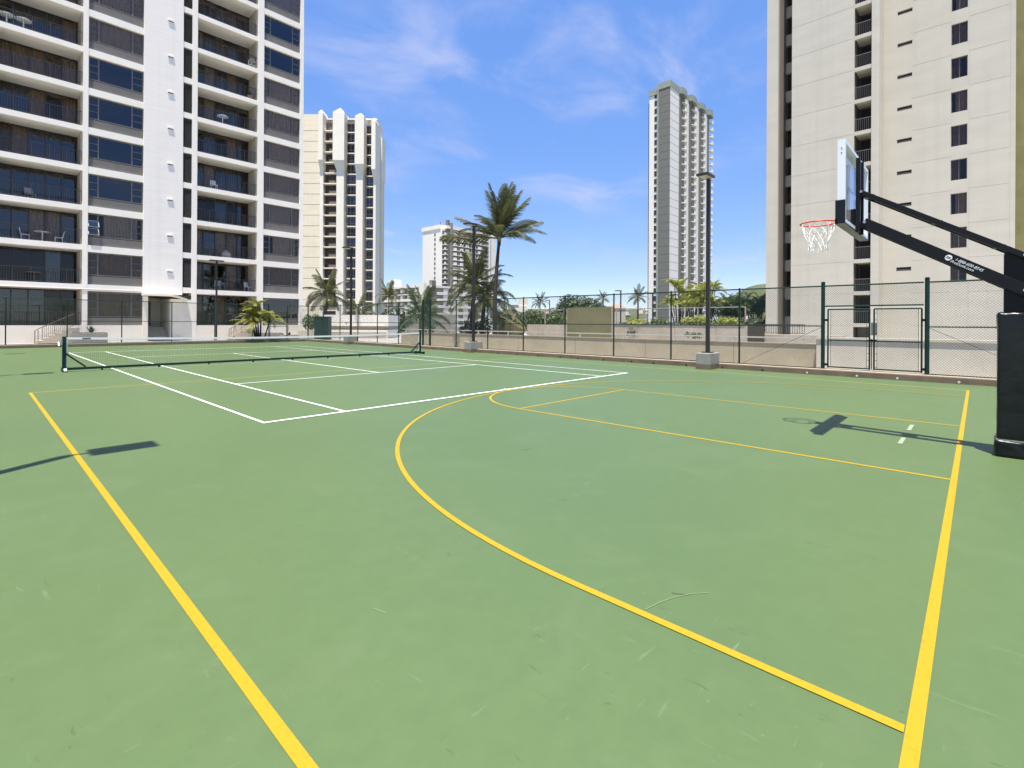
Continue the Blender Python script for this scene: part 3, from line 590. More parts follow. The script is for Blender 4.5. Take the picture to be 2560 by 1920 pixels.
def railing(x0, x1, zf, y, parent, h=1.02, sp=0.125, m=M_RAIL):
    b = MB(); b.box(x0, x1, y - 0.025, y + 0.025, zf + h - 0.035, zf + h); b.box(x0, x1, y - 0.015, y + 0.015, zf + 0.08, zf + 0.11)
    n = int((x1 - x0) / sp)
    for i in range(n + 1):
        xx = x0 + (x1 - x0) * i / n; wv = 0.022 if i % 7 == 0 else 0.009
        b.box(xx - wv, xx + wv, y - wv, y + wv, zf + (0 if i % 7 == 0 else 0.11), zf + h - 0.035)
    return b.build('railing', m, parent)
def balcony(x0, x1, zf, parent, style, ztop=2.44, rail=True):
    X0_ = x0 - 8; X1_ = x1 - 8; yg = 2.0; n = 5
    bal = MB().box(X1_ - 0.09, X1_ - 0.005, 0.25, yg + 0.1, zf + 0.005, zf + ztop - 0.005).build('balcony_wall', M_BEIGE2, parent)
    MB().box(X0_ + 0.005, X0_ + 0.09, 0.25, yg + 0.1, zf + 0.005, zf + ztop - 0.005).build('balcony_wall', M_BEIGE2, parent)
    if rail: railing(X0_ + 0.06, X1_ - 0.06, zf, 0.10, bal)
    fr = MB(); xs = [X0_ + 0.1 + (X1_ - X0_ - 0.2) * i / n for i in range(n + 1)]
    fr.box(xs[0], xs[-1], yg - 0.04, yg + 0.04, zf + ztop - 0.07, zf + ztop - 0.006); fr.box(xs[0], xs[-1], yg - 0.04, yg + 0.04, zf + 0.004, zf + 0.06)
    for xx in xs: fr.box(xx - 0.035, xx + 0.035, yg - 0.04, yg + 0.04, zf + 0.06, zf + ztop - 0.07)
    fr.build('door_frame', M_RAIL, bal)
    rnd = random.Random(style * 13 + 5)
    for i in range(n):
        MB().box(xs[i] + 0.035, xs[i + 1] - 0.035, yg - 0.005, yg + 0.005, zf + 0.06, zf + ztop - 0.07).build('door_pane', M_GLASSB if rnd.random() < 0.4 else M_GLASS, bal)
        q = rnd.random()
        if q < 0.62: curtain(xs[i] + 0.02, xs[i + 1] - 0.02, zf + 0.05, zf + ztop - 0.1, yg + 0.12, M_CURT if q < 0.35 else (M_CURT2 if q < 0.5 else M_CURT3), bal)
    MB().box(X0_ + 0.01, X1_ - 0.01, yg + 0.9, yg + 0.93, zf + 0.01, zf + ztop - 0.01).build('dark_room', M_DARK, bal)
    return bal
stA = [3, 2, 1, 4, 1, 1, 0, 0, 2, 1, 0]; stB = [3, 2, 0, 0, 0, 0, 0, 1, 1, 0, 0]
lv = MB(); zz = 0.24
while zz < 2.36:
    lv.add([(0.24, 0.05, zz), (0.83, 0.05, zz), (0.83, 0.13, zz + 0.075), (0.24, 0.13, zz + 0.075), (0.24, 0.062, zz - 0.006), (0.83, 0.062, zz - 0.006), (0.83, 0.142, zz + 0.069), (0.24, 0.142, zz + 0.069)],
           [(0, 1, 2, 3), (7, 6, 5, 4), (0, 4, 5, 1), (1, 5, 6, 2), (2, 6, 7, 3), (3, 7, 4, 0)]); zz += 0.098
lv.box(0.225, 0.845, 0.2, 0.22, 0.11, 2.46)
lv_me = lv.mesh('louvre_grille', M_LOUV)
hd_ = MB(); hd_.box(-0.20, 0.20, -0.115, -0.046, -0.06, 0.05); hd_me = hd_.mesh('vent_hood', M_WHITE); hg = MB().box(-0.17, 0.17, -0.06, -0.045, -0.12, -0.06).mesh('vent_opening', M_DARK)
for k in range(NF):
    z = Z0 + FH * k
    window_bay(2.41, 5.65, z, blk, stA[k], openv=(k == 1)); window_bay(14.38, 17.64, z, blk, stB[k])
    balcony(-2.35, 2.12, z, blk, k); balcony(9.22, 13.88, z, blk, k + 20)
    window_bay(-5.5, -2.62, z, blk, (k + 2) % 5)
    put('louvre_grille', lv_me, blk, (0, 0, z))
    vh = put('vent_hood', hd_me, blk, (7.36 - 8, 0, z + 1.35)); put('vent_opening', hg, vh)
# ground floor
for x0, x1 in ((-9.0, 5.65), (9.22, 13.88), (14.38, 17.64)): bx(B(), x0, x1, FY + 0.01, FY + 0.25, -0.3, 1.2).build('base_wall', M_WHITE2, blk)
window_bay(2.41, 5.65, 1.2, blk, 3, ztop=2.42, spz=0.55); window_bay(14.38, 17.64, 1.2, blk, 4, ztop=2.42, spz=0.55)
balcony(-2.35, 2.12, 1.2, blk, 41, ztop=2.55, rail=False); balcony(9.22, 13.88, 1.2, blk, 43, ztop=2.55, rail=False)
for x0, x1 in ((-2.35, 2.12), (9.22, 13.88)): railing(x0 - 8 + .06, x1 - 8 - .06, 1.2, 0.1, blk, h=0.95)
# entrance porch
pr = bx(B(), 7.45, 8.85, FY + 0.005, FY + 0.3, -0.3, 3.28).build('porch_wall', M_WHITE2, blk)
bx(B(), 7.40, 7.62, FY + 0.31, 41.6, -0.3, 3.28).build('porch_side_wall', M_BUFF, blk); bx(B(), 5.65, 5.97, FY - 0.05, FY + 0.35, -0.3, 3.42).build('porch_column', M_WHITE2, blk)
bx(B(), 5.98, 7.39, 41.6, 41.8, 0, 3.4).build('porch_back', M_BUFF, blk); bx(B(), 6.0, 6.75, 41.55, 41.595, 1.15, 3.15).build('door', M_DOOR, blk)
bx(B(), 8.24, 8.83, FY - 0.01, FY + 0.004, 3.3, 3.58).build('vent_opening', M_DARK, blk)
cn = MB(); cn.add([(5.55 - 8, -0.9, 3.62), (7.45 - 8, -0.9, 3.62), (8.55 - 8, -0.25, 3.30), (8.55 - 8, 0.0, 3.30), (5.55 - 8, 0.0, 3.62),
                   (5.55 - 8, -0.9, 3.46), (7.45 - 8, -0.9, 3.46), (8.55 - 8, -0.25, 3.20), (8.55 - 8, 0.0, 3.20), (5.55 - 8, 0.0, 3.46), (7.45 - 8, 0, 3.62), (7.45 - 8, 0, 3.46)],
                  [(0, 1, 10, 4), (1, 2, 3, 10), (5, 9, 11, 6), (6, 11, 8, 7), (0, 5, 6, 1), (1, 6, 7, 2), (2, 7, 8, 3), (0, 4, 9, 5)])
cn.build('canopy', M_WHITE2, blk)
for i in range(6): bx(B(), 5.98, 7.39, FY + 0.35 + i * 0.28, FY + 0.63 + i * 0.28, 0, 0.17 + i * 0.17).build('porch_step', M_STEP, blk)
MB().tube([(7.6 - 8, -0.02, 3.1), (7.6 - 8, -0.02, 2.95)], 0.06, 8).build('porch_lamp', M_PLAST, blk); MB().tube([(8.3 - 8, -0.02, 3.12), (8.3 - 8, -0.06, 3.02)], 0.06, 8).build('porch_lamp', M_PLAST, blk)
MB().tube([(8.42 - 8, -0.03, 1.95), (8.42 - 8, -0.06, 1.88)], 0.05, 8).build('porch_lamp', M_PLAST, blk)
MB().tube([(-2.3 - 8, -0.03, 3.78), (5.6 - 8, -0.03, 3.78)], 0.035, 8).build('drain_pipe', M_PVC, blk)
bx(B(), 17.945, 18.4, FY + 1, 52, -1, TOP).build('end_wall', M_WHITE, blk)
bx(B(), -9.3, 18.0, FY - 0.1, 52, TOP + 0.61, TOP + 0.9).build('roof_slab', M_WHITE, blk)

# stairs beside the block
def stairs(label, x0, y0, y1, sg, n=6, zb=0.05):
    t = thing('stairs', label, 'stairs', (x0, (y0 + y1) / 2, 0), 0, 'stairs up to the ground floor lanais')
    h = (y1 - y0) / 2
    for i in range(n):
        MB().box(i * 0.30, n * 0.30 + 0.3, -h, h, zb + i * 0.17 + (0.0 if i == 0 else 0.002), zb + (i + 1) * 0.17).build('step', M_STEP, t)
    for yy in (-h + 0.04,):
        hr = MB(); a = Vector((0.05, yy, zb)); L_ = n * 0.30; rise = n * 0.17
        hr.tube([(-0.1, yy, 0.02), (-0.1, yy, 0.88), (0.05, yy, 0.98), (L_, yy, 0.98 + rise)], 0.022, 8)
        hr.tube([(0.05, yy, 0.05), (0.05, yy, 0.93)], 0.02, 8)
        hr.build('handrail', M_RAILB, t)
        bl = MB()
        for i in range(n * 3 - 1): xx = 0.25 + i * 0.1; bl.tube([(xx, yy, 0.18 + xx / L_ * rise), (xx, yy, 0.98 + xx / L_ * rise)], 0.009 if i % 6 else 0.018, 5)
        bl.tube([(0.2, yy, 0.26), (L_, yy, 0.18 + rise)], 0.012, 6); tag(bl.build('balusters', M_RAILB, t), kind='stuff')
    return t
stairs('stone stairs with brown handrail at the far left below the white block', -0.3, 36.7, 38.2, 1)
stairs('stone stairs with brown handrail beside the yellow-green clump palm', 11.2, 36.7, 38.2, 1)
def planter(label, x0, x1, y0, y1, h, leafm, kind, sz, n=26, seed=1):
    t = thing('planter', label, 'planter', ((x0 + x1) / 2, (y0 + y1) / 2, 0), 0); hx = (x1 - x0) / 2; hy = (y1 - y0) / 2
    MB().box(-hx, hx, -hy, hy, 0, h).build('trough', M_CONC, t, bevel=0.02); MB().box(-hx + 0.06, hx - 0.06, -hy + 0.06, hy - 0.06, h + 0.001, h + 0.02).build('soil', M_SOIL, t)
    return t
planter('low concrete planter with a small agave below the white block', 1.3, 3.2, 35.9, 36.6, 0.72, None, 0, 0)
planter('concrete planter under the yellow-green clump palm', 12.6, 15.2, 36.0, 36.6, 0.55, None, 0, 0)
planter('low dark planter box in front of the end gate', 14.0, 15.3, 33.2, 33.9, 0.42, None, 0, 0)

# ------------------------------------------------------------------ buff tower on the right
tw = thing('apartment_tower', 'buff apartment tower with slit vents and a column of balconies at the right', 'building', (45, 0, 0))
def tb(x0, x1, y0, y1, z0, z1, nm, m): return MB().box(x0 - 45, x1 - 45, y0, y1, z0, z1).build(nm, m, tw)
TT = 44.0; ZB = -0.5; FHR = 2.56
tb(47.9, 66, -8.9, 5.9, ZB, TT, 'core_wall', M_BUFF)
tb(45, 49, -0.66, 3.85, ZB, TT, 'wall', M_BUFF)                       # left block face
tb(45.0, 45.35, 4.93, 5.85, ZB, TT, 'fin_wall', M_BUFF); tb(45.352, 47.89, 4.93, 5.85, ZB, TT, 'fin_side_wall', M_TAUPE)  # shade on the fin side is put into its taupe colour
tb(45, 47.6, -2.3, -1.79, ZB, TT, 'pier', M_BUFF)
tb(47.31, 52, -9.9, -9.625, ZB, TT, 'edge_wall', M_BUFF)
tb(52.5, 66, -11.4, -9.0, ZB, TT, 'olive_wall', M_OLIVE)
jn = MB()
tb(45.25, 46.59, -0.75, -0.662, ZB, TT, 'recess_shade_sheet', M_BRN)  # brown sheet painting the shade on the recess side
slabm = MB().box(0.05, 2.8, -1.788, -0.662, -0.30, 0.0).mesh('balcony_slab', M_BUFF)
rl = MB(); rl.box(0.08, 0.12, -1.78, -0.67, 0.94, 0.99)
for i in range(9): yy = -1.74 + i * 0.13; rl.box(0.09, 0.11, yy - 0.01, yy + 0.01, 0.04, 0.94)
rlm = rl.mesh('railing', M_BRONZE); bkm = MB().box(1.6, 1.65, -1.785, -0.665, 0.005, 2.25).mesh('balcony_back', M_BRN); dkm = MB().box(1.56, 1.59, -1.6, -0.9, 0.01, 2.1).mesh('door', M_DARK)  # balcony back coloured dark for the shade inside

ks = range(-7, 10)
for k in ks:
    z = 24.69 - 2.56 * k - 0.15
    if 0 < z < TT: tb(44.994, 45.0, -0.66, 3.85, z, z + 0.02, 'joint', M_BUFFJ); tb(47.294, 47.3, -9.62, -7.46, z, z + 0.02, 'joint', M_BUFFJ); tb(47.294, 47.3, -6.44, -4.12, z, z + 0.02, 'joint', M_BUFFJ)
for y0, y1 in ((-9.62, -7.46), (-6.44, -4.12), (-3.19, -2.301)): tb(47.3, 47.89, y0, y1, ZB, TT, 'wall', M_BUFF)
tb(47.31, 47.89, -7.458, -7.36, ZB, TT, 'wall', M_BUFF)
def col_pieces(x, y0, y1, opens):
    z = ZB; b = MB()
    for za, zb_ in sorted(opens):
        if za > z: b.box(x - 45, x + 0.4 - 45, y0, y1, z, za)
        z = zb_
    b.box(x - 45, x + 0.4 - 45, y0, y1, z, TT); b.build('wall', M_BUFF, tw)
winz = [22.71 - 2.56 * k for k in range(-7, 10)]; winz = [z for z in winz if z > 4 and z + 1.6 < TT]
slz = [26.32 - 2.56 * k for k in range(-6, 11)]; slz = [z for z in slz if z > 5 and z + .4 < TT]
lwz = [27.91 - 2.567 * k for k in range(-5, 11)]; lwz = [z for z in lwz if z > 0.2 and z + 1.7 < TT]
col_pieces(47.3, -7.3595, -6.441, [(z, z + 1.56) for z in winz]); col_pieces(47.3, -4.1195, -3.191, [(z, z + 0.30) for z in slz]); col_pieces(47.4, 3.86, 4.92, [(z, z + 1.57) for z in lwz])
wf = MB(); t_ = 0.04
for a, c, d, e in ((-.459, -.459 + t_, 0, 1.56), (.459 - t_, .459, 0, 1.56), (-.459 + t_, .459 - t_, 0, t_), (-.459 + t_, .459 - t_, 1.56 - t_, 1.56), (-0.015, 0.015, t_, 1.56 - t_)): wf.box(0.12, 0.17, a, c, d, e)
wf_me = wf.mesh('window', M_BRONZE); pn_me = MB().box(0.14, 0.148, -.42, .42, 0.04, 1.52).mesh('pane', M_GLASS)
def curt_mesh(m, y0, y1):
    b = MB(); n = 14; vv = []
    for i in range(n + 1): yy = y0 + (y1 - y0) * i / n; vv += [(0.27 + (0.03 if i % 2 else -0.03), yy, 0.0), (0.27 + (0.03 if i % 2 else -0.03), yy, 1.56)]
    b.add(vv, [(2 * i, 2 * i + 2, 2 * i + 3, 2 * i + 1) for i in range(n)]); return b.mesh('curtain', m)
cms = [curt_mesh(M_CURT3, -.45, .45), curt_mesh(M_CURT, -.45, .2), curt_mesh(M_CURT3, -.1, .45)]; drk = MB().box(0.42, 0.44, -.458, .458, 0.0, 1.56).mesh('dark_room', M_DARK)
for k, z in enumerate(winz):
    wo = put('window', wf_me, tw, (2.3, -6.9, z)); put('pane', pn_me, wo); put('curtain', cms[(k * 5 + 1) % 3], wo); put('dark_room', drk, wo)
for k, z in enumerate(lwz):
    wo = put('window', wf_me, tw, (2.4, 4.39, z)); put('pane', pn_me, wo); put('dark_room', drk, wo)
sv = MB(); sv.box(0.2, 0.25, -.463, .463, 0.0, 0.3); sv_me = sv.mesh('slit_vent', M_DARK); sb = MB().box(0.10, 0.12, -.463, .463, 0.01, 0.15).mesh('vent_flap', M_SPAN)
for k, z in enumerate(slz):
    vo = put('slit_vent', sv_me, tw, (2.3, -3.655, z)); put('vent_flap', sb, vo)
op = MB().box(-0.09, 0.02, -0.45, 0.45, 0.02, 0.1); 
for k in ks:
    z = 24.69 - 2.56 * k
    if z < 1.0 or z + 2.6 > TT: continue
    bo = put('balcony_slab', slabm, tw, (0, 0, z)); put('railing', rlm, bo, (0, 0, 0.0)); put('balcony_back', bkm, bo); put('door', dkm, bo)
tb(46.6, 46.65, -1.785, -0.665, -0.3, 1.8, 'door', M_TAUPE)
tb(44.9, 66.1, -11.5, 5.9, TT + 0.002, TT + 0.4, 'roof_slab', M_BUFF)

# ------------------------------------------------------------------ walls and rails beyond the right fence
t = thing('ramp_wall', 'long low beige stucco wall with a pale cap running behind the right fence', 'wall', (17.4, 8, 0))
MB().box(-0.12, 0.12, -11.85, 13.5, -0.1, 0.835).build('wall', M_BEIGE, t); MB().box(-0.15, 0.15, -11.85, 13.5, 0.8355, 0.87).build('cap', M_KTOP, t)
for yy in (-9.0, -5.2, -1.4, 2.4, 6.2, 10.0): MB().box(-0.1215, -0.119, yy - 0.008, yy + 0.008, -0.05, 0.83).build('joint', M_KERB, t)
t = thing('pipe_rail', 'white horizontal rail on short posts standing on the low beige wall', 'railing', (17.4, 8, 0.87))
MB().box(-0.03, 0.03, -11.6, 13.5, 0.16, 0.215).build('rail', M_PVC, t)
for i in range(11): MB().box(-0.025, 0.025, -11.4 + i * 2.45 - 0.03, -11.4 + i * 2.45 + 0.03, 0, 0.16).build('rail_post', M_PVC, t)
M_OFFW = mat('off_white_wall', (0.62, 0.565, 0.465), 0.8, 1.5, 0.12, bump=0.2)
t = thing('white_wall', 'low bright white wall seen through the double gate', 'wall', (17.15, -9, 0))
MB().box(-0.12, 0.12, -6, 5.12, -0.1, 1.04).build('wall', M_OFFW, t); MB().box(-0.16, 0.16, -6, 5.14, 1.041, 1.12).build('cap', M_OFFW, t)
t = thing('retaining_wall', 'pinkish stucco retaining wall with stains, topped by planting', 'wall', (26, 5, 0))
MB().box(0, 0.35, -3.6, 8.6, -0.1, 1.45).build('wall', M_BEIGE2, t); MB().box(-0.03, 0.38, -3.6, 8.62, 1.4505, 1.5).build('cap', M_KTOP, t)
for yy in (-2, 0.5, 3, 5.5): MB().box(-0.003, 0.001, yy - 0.01, yy + 0.01, 0, 1.44).build('joint', M_KERB, t)
MB().box(0.4, 3.4, -3.6, 8.5, 0.2, 1.40).build('soil', M_SOIL, t)
t = thing('retaining_wall', 'short pinkish wall left of the olive windscreen panel', 'wall', (26.2, 15, 0))
MB().box(0, 0.35, -1.35, 2.6, -0.1, 1.42).build('wall', M_BEIGE2, t)
t = thing('windscreen_panel', 'large flat olive panel standing behind the fence', 'panel', (22, 9.05, 0))
MB().box(0, 0.12, -1.58, 1.58, 0.0, 2.5).build('panel', M_OLIVE2, t); MB().box(-0.01, 0.0, -0.62, -0.58, 0.05, 2.45).build('seam', M_OLIVE, t); MB().box(-0.02, 0.14, -1.66, -1.581, 0, 2.52).build('panel_post', M_KTOP, t)
t = thing('windscreen_panel', 'low olive panel at the foot of the leaning palm', 'panel', (22, 15.55, 0))
MB().box(0, 0.12, -1.25, 1.25, 0.0, 1.43).build('panel', M_OLIVE2, t)
t = thing('guard_railing', 'black guard railing before the base of the buff tower', 'railing', (30, 1.0, 0))
gb = MB(); gb.box(-0.02, 0.02, -1.6, 1.6, 1.50, 1.55); gb.box(-0.02, 0.02, -1.6, 1.6, 1.0, 1.03)
for i in range(26): yy = -1.6 + i * 0.128; gb.box(-0.012, 0.012, yy - 0.012, yy + 0.012, 1.03, 1.5)
gb.build('rail', M_RAIL, t); MB().box(-0.06, 0.06, 1.5, 1.72, 0.9, 1.66).build('end_post', M_RAIL, t)
MB().box(-0.3, 0.6, -3.5, 2.2, -0.1, 0.93).build('plinth_wall', M_BEIGE2, t)
# court fence with pale posts farther off
t = thing('court_fence', 'pale posts and rail of the next court in front of the hedge', 'fence', (34, 14, 0))
MB().tube([(0, -10, 2.75), (0, 9, 2.75)], 0.03, 6).build('top_rail', M_FRAMEL, t)
for yy in (-10, -7.4, -4.8, -2.2, 0.4, 3.0, 5.6, 8.2): MB().tube([(0, yy, 0), (0, yy, 2.78)], 0.05, 8).build('post', M_KTOP, t)

# walls beyond the far end
t = thing('garage_block', 'low white parking block with horizontal openings beyond the far corner', 'building', tuple(at(905, 806, 47).xy) + (0,), YAW - math.pi / 2)
MB().box(-3.6, 2.4, 0, 5, -0.2, 0.78).build('parapet', M_WHITE2, t); MB().box(-3.6, 2.4, 0.6, 5, 0.781, 1.15).build('opening', M_CONC, t); MB().box(-3.7, 2.4, 0.3, 5, 1.151, 2.2).build('fascia', M_WHITE, t)
for zz_ in (0.2, 0.5): MB().box(-3.5, 2.3, -0.05, -0.001, zz_, zz_ + 0.07).build('rail', M_KTOP, t)
t = thing('white_wall', 'white wall behind the dark corner palm', 'wall', tuple(at(1100, 806, 40).xy) + (0,), YAW - math.pi / 2)
MB().box(-2.8, 1.2, 0, 0.3, -0.2, 2.15).build('wall', M_CONC, t)
t = thing('cabinet', 'dark green box cabinet beyond the far corner of the fence', 'cabinet', tuple(at(803, 806, 43.5).xy) + (0,), YAW - math.pi / 2)
MB().box(-0.62, 0.62, 0, 0.8, 0, 1.95).build('body', M_GREEN, t, bevel=0.02); MB().box(-0.66, 0.66, -0.04, 0.84, 1.951, 2.0).build('lid', M_GREEN, t); MB().box(-0.01, 0.01, -0.012, -0.001, 0.1, 1.85).build('door_seam', M_BLACK, t)
t = thing('fluted_wall', 'short buff fluted wall right of the white block', 'wall', tuple(at(772, 806, 45).xy) + (0,), YAW - math.pi / 2)
fb_ = MB()
for i in range(14): fb_.box(-0.9 + i * 0.13, -0.9 + i * 0.13 + 0.09, -0.04, 0.0, -0.1, 0.72)
fb_.box(-0.95, 0.95, 0.001, 0.3, -0.1, 0.75); fb_.build('wall', M_BUFF, t)

# ------------------------------------------------------------------ cream tower with folded crown
F1 = 136.0; PX = F1 / FPX
ct = thing('cream_tower', 'cream high-rise with piers, folded crown and dark window columns behind the white block', 'building', tuple(at(855, 806, F1).xy) + (0,), YAW - math.pi / 2)
cx_ = lambda u: (u - 855) * PX
cz_ = lambda v: 1.575 + (803.6 - v) * PX
def cb(u0, u1, y0, y1, z0, z1, nm, m): return MB().box(cx_(u0), cx_(u1), y0, y1, z0, z1).build(nm, m, ct)
BT = cz_(290)
cb(700, 806, 0.5, 7.5, -9, cz_(284), 'end_wall', M_CREAM)
cb(806, 936, 3.0, 7.5, -9, BT, 'core_wall', M_CREAM2)
for k in range(20): MB().box(cx_(700), cx_(803), 0.47, 0.5, cz_(324.6) - 2.88 * k - 0.05, cz_(324.6) - 2.88 * k + 0.05).build('joint', M_BUFF, ct)
def pier(u0, u1, y, vt, kink, grow, crown):
    x0, x1 = cx_(u0), cx_(u1); zt = cz_(vt); zk = cz_(kink)
    cb(u0, u1, y, 3.0, -9, zk - 2.5, 'pier', M_CREAM2)
    b = MB()
    X0b, X1b = x0 - grow[0], x1 + grow[1]
    b.add([(x0, y, zk - 2.5), (x1, y, zk - 2.5), (X1b, y - 0.9, zk), (X0b, y - 0.9, zk), (x0, 3, zk - 2.5), (x1, 3, zk - 2.5), (X1b, 3, zk), (X0b, 3, zk)], [(0, 1, 2, 3), (1, 5, 6, 2), (0, 3, 7, 4), (4, 7, 6, 5)])
    b.box(X0b, X1b, y - 0.9, 3.0, zk, zt)
    xm = X0b + (X1b - X0b) * 0.62
    b.add([(X0b, y - 0.9, zt), (X1b, y - 0.9, zt), (xm, y - 0.6, zt + crown), (X0b, 3, zt), (X1b, 3, zt), (xm, 3, zt + crown)], [(0, 1, 2), (5, 4, 3), (0, 2, 5, 3), (1, 4, 5, 2)])
    b.build('pier_head', M_CREAM2, ct)
pier(798, 806, 0.0, 284, 402, (0.2, 0.15), 0.8); pier(838.5, 857, 0.2, 283, 402, (0.75, 0.35), 1.3); pier(888, 905, 0.0, 293, 412, (0.1, 0.5), 0.9); pier(932, 938, -0.2, 305, 425, (0.35, 0.1), 0.9)
cb(936.2, 939, 5.2, 8.5, -9, cz_(335), 'rear_wall', M_CREAM); cb(936.4, 941, 5.0, 8.7, cz_(437), cz_(327), 'rear_pier_head', M_CREAM2); cb(806, 936, 2.0, 3.0, cz_(292), BT + .2, 'crown_band', M_CREAM2)
FHC = 2.88
wC = MB(); ww = cx_(887) - cx_(861)
for a in (0, 0.335, 0.665, 1.0): wC.box(a * (ww - 0.08), a * (ww - 0.08) + 0.08, 0, 0.1, 0, 2.0)
wC.box(0.08, ww - 0.08, 0.02, 0.08, 1.94, 2.0); wC.box(0.08, ww - 0.08, 0.02, 0.08, 0.45, 0.52); wC_me = wC.mesh('window', M_BRONZE)
pC = [MB().box(0.05, ww - 0.05, 0.12, 0.14, 0.02, 1.98).mesh('pane', m) for m in (M_GLASSB, M_GLASS)]; dC = MB().box(0, ww, 0.5, 0.52, 0, 2.0).mesh('dark_room', M_DARK)
cC = MB().box(0.5, ww * 0.6, 0.3, 0.34, 0.1, 1.95).mesh('curtain', M_CURT2)
sC = MB().box(-0.1, ww + 0.05, 0, 1.2, -0.55, -0.25).mesh('sill_slab', M_CREAM2); spC = MB().box(0, ww, 0.45, 0.6, -0.25, 0.0).mesh('spandrel', M_SPAN)
sB = MB().box(0, cx_(838) - cx_(807), -0.1, 2.6, -0.3, 0.0).mesh('balcony_slab', M_CREAM2)
wB = cx_(838) - cx_(807)
iB = MB().box(wB * 0.38, wB * 0.95, 0.3, 0.4, 0.0, 0.95).mesh('balcony_panel', M_BRNL); bB = MB().box(0, wB, 1.4, 1.45, 0, 2.53).mesh('balcony_back', M_BRN)  # recess shade painted into the balcony back
for k in range(20):
    z = cz_(324.6) - FHC * k
    so_ = put('balcony_slab', sB, ct, (cx_(807), 0.3, z)); put('balcony_panel', iB, so_); put('balcony_back', bB, so_)
    for u0_, dz in ((861, 0.6), (909.5, 0.1)):
        sc_ = 1.0 if u0_ < 900 else 0.86
        wo = put('window', wC_me, ct, (cx_(u0_), 1.8, z + dz - 0.2)); wo.scale = (sc_, 1, 1)
        put('pane', pC[(k * 3 + int(u0_)) % 2], wo); put('dark_room', dC, wo); put('spandrel', spC, wo); put('sill_slab', sC, wo)
        if (k * 7 + int(u0_)) % 4 == 0: put('curtain', cC, wo)

# ------------------------------------------------------------------ tall grey tower (sides parallel to the court)
P = at(1673, 806, 175); tt = thing('tall_tower', 'tall slender grey and white tower with four columns of balconies', 'building', (P.x, P.y, 0))
HT = 84.5; FHT = 2.79; ZB2 = -9
def t2(x0, x1, y0, y1, z0, z1, nm, m): return MB().box(x0, x1, y0, y1, z0, z1).build(nm, m, tt)
t2(0, 7.0, 0, 8.0, ZB2, HT, 'corner_wall', M_WHITE); t2(-0.15, -0.001, 0.05, 4.2, ZB2, HT, 'grey_panel', M_GREYC); t2(-0.3, -0.001, 4.25, 4.9, ZB2, HT, 'grey_rib', M_CAPG)
t2(-0.12, -0.002, 6.0, 7.95, ZB2, HT - 1.5, 'white_panel', M_WHITE)
t2(0.3, 6.9, 8.01, 8.45, ZB2, HT - 3.5, 'dark_edge', M_RAIL)
t2(7.0, 39.4, 2.6, 8.0, ZB2, HT, 'core_wall', M_GREYC)
bays = ((7.06, 15.2), (15.2, 24.3), (24.3, 32.2), (32.2, 39.5))
for i, (a, b_) in enumerate(bays):
    wd = b_ - a; t2(a, a + wd * 0.20, -0.3, 2.6, ZB2, HT, 'grey_fin', M_GREYC)
    if i < 3: t2(a + wd * 0.60, b_ - 0.001, 0.0, 2.6, ZB2, HT, 'white_bay_wall', M_WHITE)
    n = 8; arc = [(a - 0.2 + (wd * 0.74) * q / n, -0.4 - 0.9 * math.sin(math.pi * (0.25 + 0.75 * q / n))) for q in range(n + 1)]
    MB().prism(arc + [(a + wd * 0.54, 3), (a - 0.2, 3)], HT - 0.3, HT + 2.0).build('bay_cap', M_CAPG, tt)
    if i < 3: t2(a + wd * 0.60, b_ - 0.25, -0.15, 3, HT + 0.001, HT + 1.7, 'coping', M_CAPG)
t2(-0.3, 6.95, -0.15, 5.0, HT + 0.001, HT + 2.2, 'coping', M_CAPG); t2(-0.35, 6.95, 5.01, 8.2, HT - 1.4, HT + 0.6, 'coping', M_CAPG)
for k in range(33):
    z = HT - FHT * (k + 1)
    MB().box(-0.165, -0.15, 0.05, 4.2, z - 0.06, z + 0.06).build('joint', M_SPAN, tt)
    MB().box(0.1, 6.9, -0.012, 0.0, z - 0.05, z + 0.05).build('joint', M_CONC, tt)
    MB().box(-0.10, 0.2, 4.95, 5.95, z + 0.3, z + 2.1).build('stair_window', M_RAIL, tt)
for i, (a, b_) in enumerate(bays):
    wd = b_ - a; x0 = wd * 0.205; x1 = wd * 0.60
    ps = [(x0 + (x1 - x0) * q / 5, -0.2 - 0.9 * math.sin(math.pi * (0.1 + 0.55 * q / 5))) for q in range(6)]
    pm = MB().prism(ps + [(x1, 0.1), (x0, 0.1)], -0.25, 0.05).mesh('balcony_slab', M_WHITE)
    hf = [p for p in ps if p[0] >= x0 + (x1 - x0) * 0.39]
    pp = MB().prism(hf + [(x1, hf[-1][1] + 0.15), (hf[0][0], hf[0][1] + 0.15)], 0.05, 1.05).mesh('parapet', M_WHITE)
    dm = MB().box(x0 + 0.2, x1 - 0.2, 2.5, 2.59, 0.1, 2.3).mesh('door', M_SPAN); dm2 = MB().box(x0 + 0.2, x1 - 0.2, 2.5, 2.59, 0.1, 2.3).mesh('door', M_RAIL)
    for k in range(33):
        so_ = put('balcony_slab', pm, tt, (a, 0, HT - FHT * (k + 1))); put('parapet', pp, so_); put('door', dm2 if (k * 5 + i * 3) % 7 == 0 else dm, so_)

